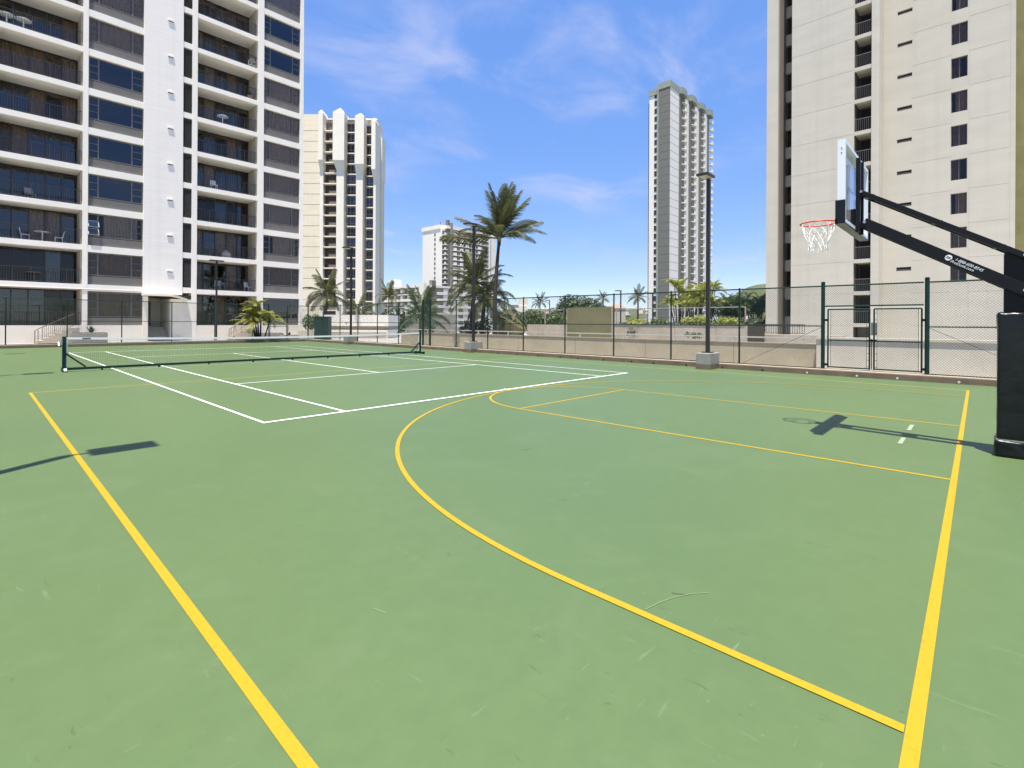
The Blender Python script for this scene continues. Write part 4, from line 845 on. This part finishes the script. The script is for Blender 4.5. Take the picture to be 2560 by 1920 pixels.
# ------------------------------------------------------------------ white hotel slab in the middle distance
P = at(1110, 806, 286); ho = thing('hotel_slab', 'white hotel slab with rows of balconies behind the palms', 'building', (P.x, P.y, 0))
HH = 57.0
def h2(x0, x1, y0, y1, z0, z1, nm, m): return MB().box(x0, x1, y0, y1, z0, z1).build(nm, m, ho)
h2(-0.001, 41, 2.2, 20.5, -9, HH - 1.5, 'core_wall', M_WHITE); h2(-0.4, 8, 3.5, 21, HH - 1.499, HH + 0.8, 'parapet', M_WHITE); h2(2, 41.5, 0.2, 20, HH - 1.498, HH + 0.2, 'roof_slab', M_WHITE)
h2(4.5, 6.0, -0.3, 2.2, -9, HH + 2, 'pier', M_CONC); h2(2.6, 4.2, 0.4, 2.2, -9, HH + 3.5, 'lift_shaft', M_GREYC); h2(35, 41.2, -0.2, 2.2, -9, HH - 1, 'end_wall', M_WHITE); h2(36.8, 37.2, -0.23, -0.2, -9, HH - 1, 'joint', M_SPAN)
h2(20.2, 20.9, -0.3, 2.2, -9, HH - 1.5, 'pier', M_CONC)
for k in range(21):
    z = HH - 5.2 - 2.8 * k
    h2(6.0, 35, -0.4, 2.1, z - 0.3, z, 'balcony_slab', M_WHITE); h2(6.0, 35, 0.9, 2.19, z + 0.001, z + 2.4, 'glazing', M_TAUPE)
    for x0 in (6.6, 11.6, 16.0, 21.6, 26.2, 0): 
        if x0: h2(x0, x0 + 2.6, -0.3, -0.15, z + 0.001, z + 1.4, 'parapet', M_WHITE)
    for x0 in (10.2, 13.4, 18.4, 25.4, 29.3): h2(x0, x0 + 0.7, -0.2, 2.09, z + 0.001, z + 2.45, 'party_wall', M_CONC)
    h2(30.0, 34.9, -0.3, -0.15, z + 0.001, z + 1.0, 'parapet', M_CONC)
    h2(0.2, 2.6, 0.2, 2.19, z - 0.3, z, 'balcony_slab', M_WHITE); h2(0.2, 1.5, 0.2, 0.35, z, z + 1.1, 'parapet', M_WHITE); h2(0.1, 2.6, 2.0, 2.195, z + 0.001, z + 2.3, 'glazing', M_SPAN)
    MB().box(-0.06, 0.0, 8.0, 9.3, z - 0.2, z + 1.5).build('stair_window', M_SPAN, ho)
MB().tube([(5, 10, HH), (5, 10, HH + 4)], 0.25, 6).build('antenna', M_SPAN, ho)

# ------------------------------------------------------------------ low white block
P = at(1060, 806, 220); lo = thing('low_block', 'low cream block with gallery floors left of the white hotel', 'building', (P.x, P.y, 0))
def l2(x0, x1, y0, y1, z0, z1, nm, m): return MB().box(x0, x1, y0, y1, z0, z1).build(nm, m, lo)
HL = 18.0
l2(2.0, 40, 0.5, 33, -9, HL - 1.0, 'core_wall', M_TAUPE); l2(-0.3, 40, -0.2, 33, HL - 0.999, HL, 'roof_slab', M_CREAM2); l2(-0.5, 0.9, -0.4, 3.2, -9, HL + 0.6, 'corner_pier', M_CREAM2); l2(4, 6.2, -0.4, 1.6, -9, HL + 2.2, 'stair_shaft', M_GREYC)
l2(0.5, 4.5, 24, 28.5, HL + 0.001, HL + 3.6, 'penthouse', M_CREAM2); l2(-0.2, 3, 33.01, 36, -9, HL - 1, 'end_wall', M_WHITE)
for k in range(9):
    z = HL - 3.9 - 2.95 * k
    l2(-0.25, 1.99, 3.21, 33, z - 0.25, z + 0.85, 'gallery_parapet', M_CREAM2) if k % 2 else l2(-0.25, 1.99, 3.21, 33, z - 0.25, z + 0.1, 'gallery_slab', M_CREAM2)
    for j in range(5): l2(0.6, 1.98, 6 + j * 5.6, 7.8 + j * 5.6, z + 0.86, z + 2.5, 'party_wall', M_WHITE)
    l2(7, 40, -0.25, 0.49, z - 0.25, z + 1.0, 'balcony', M_WHITE)
    for j in range(5): l2(11 + j * 6, 14 + j * 6, 0.1, 0.49, z + 1.001, z + 2.6, 'party_wall', M_WHITE)
l2(-0.6, 3.0, 4, 14, -9, 9.5, 'stair_wing', M_WHITE)

# ------------------------------------------------------------------ palms
def frond_mesh(name, Lf, droop, m, nl=30, lw=0.05, ll=0.55, hang=0.5, seed=0, twist=0.0):
    rnd = random.Random(seed); b = MB(); P_ = []; n = 14
    for i in range(n + 1):
        q = i / n; a = -droop * q * q; 
        P_.append(Vector((0, 0, 0)) if i == 0 else P_[-1] + Vector((math.cos(a), 0.10 * twist * math.sin(2.2 * q), math.sin(a))) * (Lf / n))
    b.tube(P_, [0.035 * (1 - 0.85 * i / n) + 0.004 for i in range(n + 1)], 5)
    for i in range(nl):
        q = 0.13 + 0.87 * (i + 0.5) / nl; f_ = q * n; j = min(int(f_), n - 1); base = P_[j].lerp(P_[j + 1], f_ - j); d = (P_[j + 1] - P_[j]).normalized()
        le = Lf * 0.27 * ll / 0.55 * (math.sin(math.pi * min(1, 0.12 + q * 0.88)) ** 0.6 * 0.9 + 0.12)
        for sg in (-1, 1):
            sd = Vector((0, sg, 0)); h_ = hang * (0.7 + 0.6 * rnd.random())
            dr = (d * (0.75 + 0.2 * rnd.random()) + sd * 0.85 + Vector((0, 0, -h_ * 0.35 + 0.18))).normalized()
            dr2 = (dr + Vector((0, 0, -h_ * 1.1))).normalized()
            mid = base + dr * le * 0.5; tip = mid + dr2 * le * 0.5 * (0.8 + 0.4 * rnd.random()); wv = d * lw * 0.5
            b.add([base - wv * 0.7, base + wv * 0.7, mid + wv, mid - wv, tip], [(0, 1, 2, 3), (3, 2, 4)])
    return b.mesh(name, m)
FR = {}
def fronds(key, m, Lf, hang=0.5, nl=30, lw=0.05, ll=0.55):
    if key not in FR: FR[key] = [frond_mesh('frond', Lf, dr, m, nl, lw, ll, hang, seed=i, twist=tw_) for i, (dr, tw_) in enumerate(((0.28, 0), (0.9, 1), (1.5, -1), (2.1, 0.6)))]
    return FR[key]
def palm(label, base, top, key, m, Lf, n=18, r0=0.16, r1=0.11, specs=None, group=None, seed=1, hang=0.5, bow=0.25, elev=(-35, 75), scale=1.0, nm='palm_tree', lw=0.05, nl=30, wind=None):
    rnd = random.Random(seed); base = Vector(base); top = Vector(top)
    t = thing(nm, label, 'palm tree', base, 0, group); T = top - base
    pts = []; rr = []
    for i in range(13):
        q = i / 12; p = T * q; side = T.cross(Vector((0, 0, 1))); p = Vector((T.x * (q ** 1.0), T.y * q, T.z * q)) - Vector((T.x, T.y, 0)) * bow * math.sin(math.pi * q)
        pts.append(p); rr.append(r0 + (r1 - r0) * q + (0.06 * (1 - q * 6) if q < 0.16 else 0) + 0.006 * math.sin(q * 60))
    MB().tube(pts, rr, 10).build('trunk', M_TRUNK, t, smooth=True)
    MB().tube([T - Vector((0, 0, 0.35)), T + Vector((0, 0, 0.25))], [r1 * 1.1, r1 * 1.5], 8).build('crown_shaft', M_FROND2, t)
    ms = fronds(key, m, Lf, hang, nl, lw)
    if specs is None:
        specs = []
        for i in range(n):
            el = elev[1] + (elev[0] - elev[1]) * (i / max(1, n - 1)) ** 0.9; specs.append((i * 137.5 + rnd.uniform(-15, 15), el, rnd.uniform(0.8, 1.08)))
    for i, sp in enumerate(specs):
        azd, el, s_ = sp[:3]; k = sp[3] if len(sp) > 3 else (0 if el > 55 else 1 if el > 25 else 2 if el > -5 else 1)
        o = put('frond', ms[k], t, T + Vector((0, 0, 0.1))); o.rotation_euler = (R(rnd.uniform(-25, 25)) if len(sp) < 5 else R(sp[4]), -R(el), R(azd)); o.scale = (s_ * scale,) * 3
    return t
CAMZ = math.degrees(YAW) - 90           # azimuth of "to the right" as one looks into the court
b0 = at(1237, 838, 30); t0 = at(1248, 600, 31.0)
wind = [(CAMZ + a, e, s, k, r) for a, e, s, k, r in (
    (180, 86, 1.25, 0, 0), (150, 80, 1.15, 0, 10), (60, 88, 1.28, 0, 0), (20, 84, 1.3, 0, -10), (-20, 80, 1.22, 0, 10), (10, 72, 1.2, 0, 0), (75, 74, 1.1, 1, 0), (-60, 72, 1.1, 1, 0), (0, 90, 1.2, 0, 20), (30, 78, 1.25, 0, 30), (-40, 84, 1.1, 0, -30), (160, 88, 1.05, 0, 40),
    (0, 60, 1.15, 0, 20), (30, 40, 1.0, 1, 0), (-25, 38, 1.0, 1, -20), (8, 28, 1.08, 0, 30), (-12, 24, 1.1, 1, 0), (25, 18, 1.0, 1, 0), (-40, 22, 0.95, 2, 0),
    (178, 32, 1.12, 0, 0), (165, 30, 1.0, 1, 0), (190, 40, 0.85, 1, 0), (120, 45, 0.8, 1, 0), (240, 45, 0.8, 1, 0), (182, 4, 1.32, 0, 35), (90, 35, 0.8, 1, 0), (-90, 30, 0.8, 1, 0), (140, 55, 0.9, 1, 0), (-140, 50, 0.85, 1, 0), (45, 66, 0.95, 0, 0), (-5, 70, 1.05, 1, 0))]
palm('tall leaning coconut palm with a windswept crown', (b0.x, b0.y, 0.3), t0, 'coco', M_FROND, 2.75, specs=wind, r0=0.14, r1=0.095, bow=0.4, hang=0.75, lw=0.06, nl=38)
b0 = at(1178, 838, 33); t0 = at(1188, 712, 33)
palm('bushy coconut palm with a short trunk in front of the white hotel', (b0.x, b0.y, 0.2), t0, 'coco', M_FROND, 2.75, n=24, seed=4, elev=(-30, 80), hang=0.7)
b0 = at(1205, 838, 31.5); t0 = at(1212, 745, 31.5)
palm('short palm with drooping grey fronds close to the leaning palm', (b0.x, b0.y, 0.2), t0, 'coco', M_FROND, 2.75, n=16, seed=9, elev=(-45, 60), scale=0.9)
b0 = at(1052, 838, 37); t0 = at(1052, 795, 37)
palm('low dark green palm at the corner behind the narrow gate', (b0.x, b0.y, 0.1), t0, 'dark', M_LEAFD, 2.4, n=22, seed=5, elev=(-25, 80), hang=0.6, lw=0.06)
b0 = at(812, 838, 50); t0 = at(818, 735, 50)
palm('coconut palm with a full crown before the cream tower', (b0.x, b0.y, 0.1), t0, 'coco', M_FROND, 2.75, n=22, seed=11, elev=(-35, 80), scale=1.0)
b0 = at(898, 838, 49); t0 = at(897, 778, 49)
palm('small palm right of the far lamp post', (b0.x, b0.y, 0.1), t0, 'coco', M_FROND, 2.75, n=16, seed=12, scale=0.8)
for i, (u, v, F, sc_, lb) in enumerate(((972, 742, 110, 1.4, 'dark palm standing against the low cream block'), (1350, 757, 120, 1.0, 'palm crown beyond the hedge, right of the white hotel'), (1508, 747, 110, 0.7, 'small palm on the skyline left of the tall grey tower'), (1595, 745, 75, 0.75, 'dark windblown palm just left of the tall grey tower'), (1060, 765, 90, 1.3, 'palm crown just above the narrow gate'))):
    b0 = at(u, 830, F); palm(lb, (b0.x, b0.y, -6), at(u, v, F), 'coco', M_FROND, 2.75, n=18, seed=20 + i, scale=sc_, group='distant palms', elev=(-20, 80), lw=0.05)
# clump palms (areca) : several stems from one base
def clump(label, c, n, h, key, m, Lf, spread, seed, group=None):
    rnd = random.Random(seed); t = thing('clump_palm', label, 'palm', c, 0, group); ms = fronds(key, m, Lf, 0.55, 26, 0.045)
    for i in range(n):
        a = rnd.uniform(0, 6.28); rd = spread * math.sqrt(rnd.random()); x, y = rd * math.cos(a), rd * math.sin(a); hh = h * rnd.uniform(0.5, 1.0)
        MB().tube([(x * 0.5, y * 0.5, 0), (x * 0.8, y * 0.8, hh * 0.6), (x, y, hh)], [0.06, 0.05, 0.035], 6).build('stem', M_TRUNK, t)
        for j in range(7):
            o = put('frond', ms[rnd.choice((1, 2, 2, 3))], t, (x, y, hh)); o.rotation_euler = (R(rnd.uniform(-20, 20)), -R(rnd.uniform(15, 80)), rnd.uniform(0, 6.28)); s_ = rnd.uniform(0.75, 1.1); o.scale = (s_,) * 3
    return t
b0 = at(650, 830, 37.5); clump('yellow-green clump palm in the planter before the white block', (b0.x, b0.y, 0.3), 8, 1.9, 'areca', M_ARECA, 1.75, 0.75, 3)
for i, (u, F, h_, lb) in enumerate(((1700, 46, 4.7, 'yellow-green clump palm at the left of the row before the tall tower'), (1735, 44, 4.2, 'yellow-green clump palm in the middle of the row before the tall tower'), (1765, 48, 4.7, 'yellow-green clump palm nearest the dark lamp post'))):
    b0 = at(u, 815, F); clump(lb, (b0.x, b0.y, 1.2), 9, h_ - 1.0, 'areca2', M_LEAFY, 1.5, 1.0, 40 + i, 'clump palms before the tall tower')
for i, (u, F, h_, lb) in enumerate(((1815, 52, 3.6, 'dark palm clump just right of the near lamp post'), (1850, 50, 3.9, 'dark palm clump beside the fence post under the green hill'), (1890, 54, 3.9, 'dark palm clump touching the edge of the buff tower'), (1830, 60, 4.0, 'dark palm clump behind the others right of the near lamp post'), (1872, 58, 4.0, 'dark palm clump behind the fence post under the green hill'))):
    b0 = at(u, 815, F); clump(lb, (b0.x, b0.y, 0.8), 12, h_ - 0.9, 'dark2', M_LEAFD, 1.8, 1.7, 60 + i, 'dark palm clumps left of the buff tower')

# broadleaf crowns and hedges: leaf-sized faces through the volume
def leaves(b, c, r3, n, sz, rnd, hollow=0.35):
    for i in range(n):
        while True:
            p = Vector((rnd.uniform(-1, 1), rnd.uniform(-1, 1), rnd.uniform(-1, 1)))
            if hollow < p.length < 1: break
        p = Vector((p.x * r3[0], p.y * r3[1], p.z * r3[2])) + Vector(c)
        a = Vector((rnd.gauss(0, 1), rnd.gauss(0, 1), rnd.gauss(0, 1))).normalized(); q = a.orthogonal().normalized(); s_ = sz * rnd.uniform(0.6, 1.3)
        b.add([p - a * s_, p + q * s_ * 0.45, p + a * s_, p - q * s_ * 0.45], [(0, 1, 2, 3)])
def tree(label, base, h, rx, m, seed, n=2600, sz=0.3, nclump=16, nm='broadleaf_tree', group=None, flat=0.55):
    rnd = random.Random(seed); t = thing(nm, label, 'tree', base, 0, group); tk = MB(); tk.tube([(0, 0, 0), (0.1, 0, h * 0.3), (0, 0.1, h * 0.55)], [0.09 * rx, 0.06 * rx, 0.04 * rx], 8); b = MB()
    for k in range(nclump):
        a = rnd.uniform(0, 6.28); rd = rx * 0.72 * math.sqrt(rnd.random()); zc = h * (0.58 + 0.34 * rnd.random() * (1 - (rd / rx) ** 2)); c = (rd * math.cos(a), rd * math.sin(a), zc)
        tk.tube([(0, 0, h * 0.4), (c[0] * 0.6, c[1] * 0.6, zc * 0.8), c], [0.03 * rx, 0.02 * rx, 0.008 * rx], 5)
        leaves(b, c, (rx * rnd.uniform(0.26, 0.4), rx * rnd.uniform(0.26, 0.4), rx * flat * rnd.uniform(0.3, 0.5)), n // nclump, sz, rnd)
    tk.build('trunk', M_WOOD, t); b.build('crown', m, t); return t
b0 = at(1448, 806, 130); tree('broad dome-shaped dark tree rising over the hedge', (b0.x, b0.y, -6), 15.0, 8.6, M_LEAFD, 3, n=9000, sz=0.42, nclump=40)
def hedge(nm, label, cat, u0, u1, F, z0, z1, m, seed, n, sz, dep=1.2, bumpy=0.25):
    rnd = random.Random(seed); A = at(u0, 806, F); Bq = at(u1, 806, F); c = (A + Bq) / 2; t = thing(nm, label, cat, (c.x, c.y, z0), YAW - math.pi / 2); W = (Bq - A).length / 2; b = MB(); st = MB()
    k = max(3, int(W * 1.6 / max(0.5, z1 - z0) * 1.5))
    for i in range(k):
        x = -W + 2 * W * (i + 0.5) / k; hh = (z1 - z0) * (1 - bumpy * rnd.random()); st.tube([(x, 0, 0), (x, 0, hh * 0.7)], 0.03, 5)
        leaves(b, (x, rnd.uniform(-dep, dep) * 0.3, hh * 0.5), (W / k * 1.5, dep * 0.6, hh * 0.52), n // k, sz, rnd, 0.2)
    st.build('stems', M_WOOD, t); b.build('foliage', m, t); return t
hedge('hedge', 'tall mid-green hedge beyond the next court, right of the leaning palm', 'hedge', 1240, 1425, 58, 0.2, 3.2, M_LEAFM, 1, 6500, 0.15, 1.6)
hedge('shrub', 'yellow-green shrub on the retaining wall, left of the near lamp post', 'shrub', 1712, 1775, 33, 1.5, 2.15, M_LEAFY, 2, 900, 0.09)
hedge('shrub', 'yellow-green shrub on the retaining wall, right of the near lamp post', 'shrub', 1800, 1840, 33, 1.5, 2.0, M_LEAFY, 3, 600, 0.09)
hedge('shrub', 'pale yellow shrub right of the olive windscreen panel', 'shrub', 1568, 1608, 33, 1.45, 1.9, M_LEAFY, 4, 500, 0.08)
hedge('shrub', 'low bush right of the pale shrub near the grey tower base', 'shrub', 1632, 1670, 33, 1.45, 1.95, M_LEAFM, 5, 420, 0.08)
hedge('ground_cover', 'low trailing ground cover along the top of the retaining wall', 'ground cover', 1545, 1865, 33.5, 1.42, 1.66, M_LEAFD, 6, 1600, 0.07)
hedge('shrub', 'dark undergrowth below the palm clumps left of the buff tower', 'shrub', 1795, 1905, 47, 0.6, 2.4, M_LEAFD, 7, 2600, 0.13, 1.6)
hedge('shrub', 'leafy shrub at the right foot of the white block', 'shrub', 758, 800, 46, 0.8, 2.3, M_LEAFM, 8, 700, 0.12)
hedge('shrub', 'dark shrubs in front of the low cream block', 'shrub', 955, 1040, 70, -1, 3.6, M_LEAFD, 9, 1800, 0.22)
hedge('shrub', 'broken undergrowth around the feet of the two palms by the second lamp', 'shrub', 1155, 1225, 34, 0.3, 1.9, M_LEAFD, 10, 900, 0.11)
hedge('shrub', 'small leafy sprig poking over the beige wall, left one', 'shrub', 1568, 1590, 25, 0.95, 1.2, M_LEAFD, 12, 90, 0.06, 0.5)
hedge('shrub', 'small leafy sprig poking over the beige wall, right one', 'shrub', 1715, 1755, 24, 0.85, 1.2, M_LEAFD, 13, 160, 0.06, 0.5)
# grey fallen fronds leaning by the big palm
t = thing('dry_frond', 'grey dry palm frond sloping down to the right of the leaning palm trunk', 'palm frond', at(1255, 765, 29.5), 0, 'dry fronds')
o = put('blade', fronds('dry', M_FROND2, 2.2)[0], t); o.rotation_euler = (0, R(38), R(CAMZ))
t = thing('dry_frond', 'lower grey dry palm frond reaching to the olive panel', 'palm frond', at(1250, 790, 29.2), 0, 'dry fronds')
o = put('blade', fronds('dry', M_FROND2, 2.2)[0], t); o.rotation_euler = (0, R(24), R(CAMZ))
# agave rosettes in the planters
def agave(label, c, n, ln, m):
    t = thing('agave', label, 'plant', c); b = MB(); rnd = random.Random(int(c[0] * 10))
    for i in range(n):
        a = i * 2.4; e = R(35 + 40 * (i % 3) / 2); d = Vector((math.cos(a) * math.cos(e), math.sin(a) * math.cos(e), math.sin(e))); s_ = Vector((-math.sin(a), math.cos(a), 0)) * 0.045; l_ = ln * rnd.uniform(0.7, 1.1)
        b.add([tuple(-s_), tuple(s_), tuple(d * l_ * 0.5 + s_ * 1.3), tuple(d * l_ * 0.5 - s_ * 1.3), tuple(d * l_ + Vector((0, 0, -0.04)))], [(0, 1, 2, 3), (3, 2, 4)])
    b.build('leaves', m, t); return t
agave('small dark agave in the low planter near the left net post', (2.35, 36.2, 0.72), 26, 0.55, M_LEAFD); agave('tiny agave in the dark planter box by the end gate', (14.6, 33.5, 0.42), 14, 0.32, M_LEAFD)

# small lamp posts of the neighbouring court
for u, v, F, lb in ((1262, 745, 70, 'thin lamp post on the skyline right of the leaning palm'), (1374, 752, 70, 'thin lamp post on the skyline above the hedge'), (1552, 728, 52, 'small lamp head just above the fence rail left of the tall tower'), (1632, 735, 52, 'small lamp head in front of the base of the tall tower'), (1740, 710, 60, 'small lamp head above the yellow-green palms')):
    p = at(u, v, F); lamp(lb, (p.x, p.y, -2), -1, H=p.z + 2, base=0.0, blk=False, group='small lamp posts of the next court', rz=R(CAMZ))

# ------------------------------------------------------------------ end gate frame, distant hills and houses
t = thing('chain_link_gate', 'narrow end gate frame between posts in front of the white block', 'gate', (12.75, 31.1, 0.17), 0, 'chain link gates')
fr = MB(); fr.tube([(-0.62, 0, 0.03), (-0.62, 0, 2.1), (0.62, 0, 2.1), (0.62, 0, 0.03), (-0.62, 0, 0.03)], 0.03, 8); fr.tube([(-0.62, 0, 1.0), (0.62, 0, 1.0)], 0.02, 8); fr.build('gate_frame', M_GREEN, t)
m_ = MB(); chain(m_, (-0.6, 0), (0.6, 0), 0.05, 2.08); tag(m_.build('mesh_panel', M_WIRE, t), kind='stuff')
def hill(nm, prof, F, dep, m, base=-9):
    pts = [(at(u, v, F), u) for u, v in prof]; b = MB(); n = len(pts); rows = 7; vv = []
    rnd = random.Random(3)
    for j in range(rows):
        q = j / (rows - 1); s_ = math.sin(math.pi * 0.5 * min(1, q * 1.0))
        for p, u in pts: vv.append((p.x + fw.x * dep * (q - 1), p.y + fw.y * dep * (q - 1), base + (p.z - base) * s_ * (1 + 0.04 * rnd.uniform(-1, 1) * (1 - q))))
    for p, u in pts: vv.append((p.x + fw.x * dep, p.y + fw.y * dep, base))
    rows += 1
    b.add(vv, [(j * n + i, j * n + i + 1, (j + 1) * n + i + 1, (j + 1) * n + i) for j in range(rows - 1) for i in range(n - 1)])
    return tag(b.build(nm, m, smooth=True), kind='structure')
hill('hill', [(1700, 800), (1780, 790), (1830, 750), (1850, 728), (1870, 718), (1892, 712), (1915, 709), (1950, 712), (2100, 700), (2400, 740), (2700, 790), (2900, 806)], 1600, 420, M_HILL)
hill('hill', [(700, 800), (900, 797), (1100, 790), (1250, 778), (1300, 772), (1380, 773), (1450, 770), (1540, 768), (1600, 776), (1700, 788), (1800, 795), (2000, 803)], 900, 260, M_HILL)
rnd = random.Random(5)
hs = MB().box(-4.5, 4.5, -4, 4, -3, 5.0).mesh('walls', M_WHITE); hr_ = MB(); hr_.add([(-5, -4.6, 5), (5, -4.6, 5), (5, 4.6, 5), (-5, 4.6, 5), (-3, 0, 7.4), (3, 0, 7.4)], [(0, 1, 5, 4), (1, 2, 5), (2, 3, 4, 5), (3, 0, 4), (3, 2, 1, 0)]); hrm = [hr_.mesh('roof', m) for m in (M_ROOFR, M_CONC, M_CAPG)]
for i in range(34):
    u = rnd.uniform(1255, 1650) if i < 27 else rnd.uniform(1785, 1900); q = rnd.random(); v = 772 + 20 * q; F = 600 + 200 * (1 - q)
    p = at(u, v, F); t = thing('house', 'small pale house among the trees on the distant hillside', 'house', (p.x, p.y, p.z - 2), rnd.uniform(0, 3), 'houses on the distant hillside'); put('walls', hs, t); put('roof', hrm[i % 3], t)
rnd = random.Random(8)
b = MB()
for i in range(420):
    u = rnd.uniform(700, 2000); q = rnd.random(); F = 520 + 380 * (1 - q) ** 1.0; v = 780 + 22 * q + abs(u - 1450) * 0.012; p = at(u, v, F); rr_ = rnd.uniform(3, 6.5)
    leaves(b, (p.x, p.y, p.z), (rr_, rr_, rr_ * 0.7), 34, 1.1, rnd, 0.4)
tag(b.build('wooded_hillside', M_LEAFM), 'distant trees covering the low hillside on the skyline', 'trees', kind='stuff')
p = at(1300, 772, 330); t = thing('house', 'white house with a stepped top on the skyline right of the white hotel', 'house', (p.x, p.y, -6), YAW - math.pi / 2); MB().box(-5, 5, 0, 8, 0, p.z + 8).build('walls', M_WHITE, t); MB().box(-1, 5, 0.5, 7, p.z + 8.001, p.z + 13.5).build('upper_storey', M_WHITE2, t); MB().box(-5.3, -1.01, -.3, 8, p.z + 8.002, p.z + 8.6).build('roof', M_ROOFR, t)
p = at(1545, 778, 330); t = thing('house', 'pale house with a tan roof beside the fence post left of the tall tower', 'house', (p.x, p.y, -6), YAW - math.pi / 2); MB().box(-5, 5, 0, 8, 0, p.z + 8).build('walls', M_BUFF, t); r_ = MB(); r_.add([(-5.6, -.5, p.z + 8), (5.6, -.5, p.z + 8), (5.6, 8.5, p.z + 8), (-5.6, 8.5, p.z + 8), (-3, 4, p.z + 10.5), (3, 4, p.z + 10.5)], [(0, 1, 5, 4), (1, 2, 5), (2, 3, 4, 5), (3, 0, 4), (3, 2, 1, 0)]); r_.build('roof', M_ROOFR, t)

# ------------------------------------------------------------------ things on the balconies
def table(label, x, y, z, m=M_PLAST, group='balcony tables'):
    t = thing('patio_table', label, 'table', (x, y, z), 0, group); MB().tube([(0, 0, 0.70), (0, 0, 0.74)], 0.42, 18).build('tabletop', m, t); MB().tube([(0, 0, 0.03), (0, 0, 0.70)], 0.04, 8).build('pedestal', m, t); MB().tube([(0, 0, 0), (0, 0, 0.03)], [0.25, 0.2], 12).build('foot', m, t); return t
def chair(label, x, y, z, rz, m=M_PLAST, group='balcony chairs'):
    t = thing('patio_chair', label, 'chair', (x, y, z), rz, group); MB().box(-0.23, 0.23, -0.22, 0.22, 0.42, 0.45).build('seat', m, t); MB().bar((0, 0.21, 0.45), (0, 0.30, 0.88), 0.44, 0.03, (0, 1, 0)).build('backrest', m, t)
    for sx in (-1, 1):
        for sy in (-1, 1): MB().tube([(sx * 0.21, sy * 0.2, 0), (sx * 0.2, sy * 0.18, 0.42)], 0.018, 6).build('leg', m, t)
    return t
zf = lambda k: Z0 + FH * k
table('white round table on the left balcony two floors above the lanai', 0.1, 39.4, zf(1)); chair('white chair left of the round table two floors above the lanai', -0.75, 39.5, zf(1), R(90)); chair('white chair right of the round table two floors above the lanai', 0.95, 39.5, zf(1), R(-90))
table('brown round table on the lowest left balcony over the lanai', -0.3, 39.4, zf(0), M_CURT3)
chair('grey chair on the left balcony three floors above the lanai', -0.5, 39.5, zf(2), R(20), M_FRAMEL)
table('white table on the uppermost visible left balcony, left one', -1.7, 39.0, zf(6)); table('white table on the uppermost visible left balcony, right one', -0.9, 39.0, zf(6))
chair('white chair at the right end of the lowest right balcony', 13.4, 39.2, zf(0), R(30)); chair('pale lounge chair at the left of the lowest right balcony', 11.0, 39.4, zf(0), R(-20), M_FRAMEL)
table('white low table on the right balcony fifth from the bottom', 11.2, 38.95, zf(5)); chair('white bench chair on the right balcony third from the bottom', 10.6, 39.1, zf(3) , 0)
t = thing('laundry_pile', 'pale bundle of bedding on the right balcony one floor above the lowest', 'bedding', (11.6, 39.2, zf(1)), 0); rnd = random.Random(2)
b = MB(); b.tube([(-0.3, 0, 0.3), (0.0, 0.05, 0.42), (0.35, 0, 0.28)], [0.2, 0.32, 0.18], 9); b.build('bundle', M_CURT2, t, smooth=True); MB().tube([(-0.35, 0, 0), (0.4, 0, 0.05)], 0.12, 8).build('cushion', M_ALU, t)
t = thing('flower_pot', 'terracotta pot at the right end of the upper right balcony', 'pot', (13.35, 38.9, zf(6)), 0); MB().tube([(0, 0, 0), (0, 0, 0.3), (0, 0, 0.34), (0, 0, 0.36)], [0.15, 0.22, 0.25, 0.25], 12).build('pot', M_ROOFR, t); b = MB(); leaves(b, (0, 0, 0.55), (0.2, 0.2, 0.25), 60, 0.09, random.Random(1), 0); b.build('plant', M_LEAFD, t)
t = thing('patio_ornament', 'white round lattice ornament at the right end of the top right balcony', 'ornament', (13.45, 38.75, zf(7)), 0); b = MB()
for k in range(3): b.tube([(0.28 * math.cos(a * math.pi / 8), 0.03 * k, 0.42 + 0.38 * math.sin(a * math.pi / 8)) for a in range(17)], 0.02, 5)
for a in range(6): b.tube([(-0.28 + 0.1 * a, 0.02, 0.15), (0.28 - 0.1 * a, 0.02, 0.7)], 0.014, 5)
b.build('lattice', M_PLAST, t)
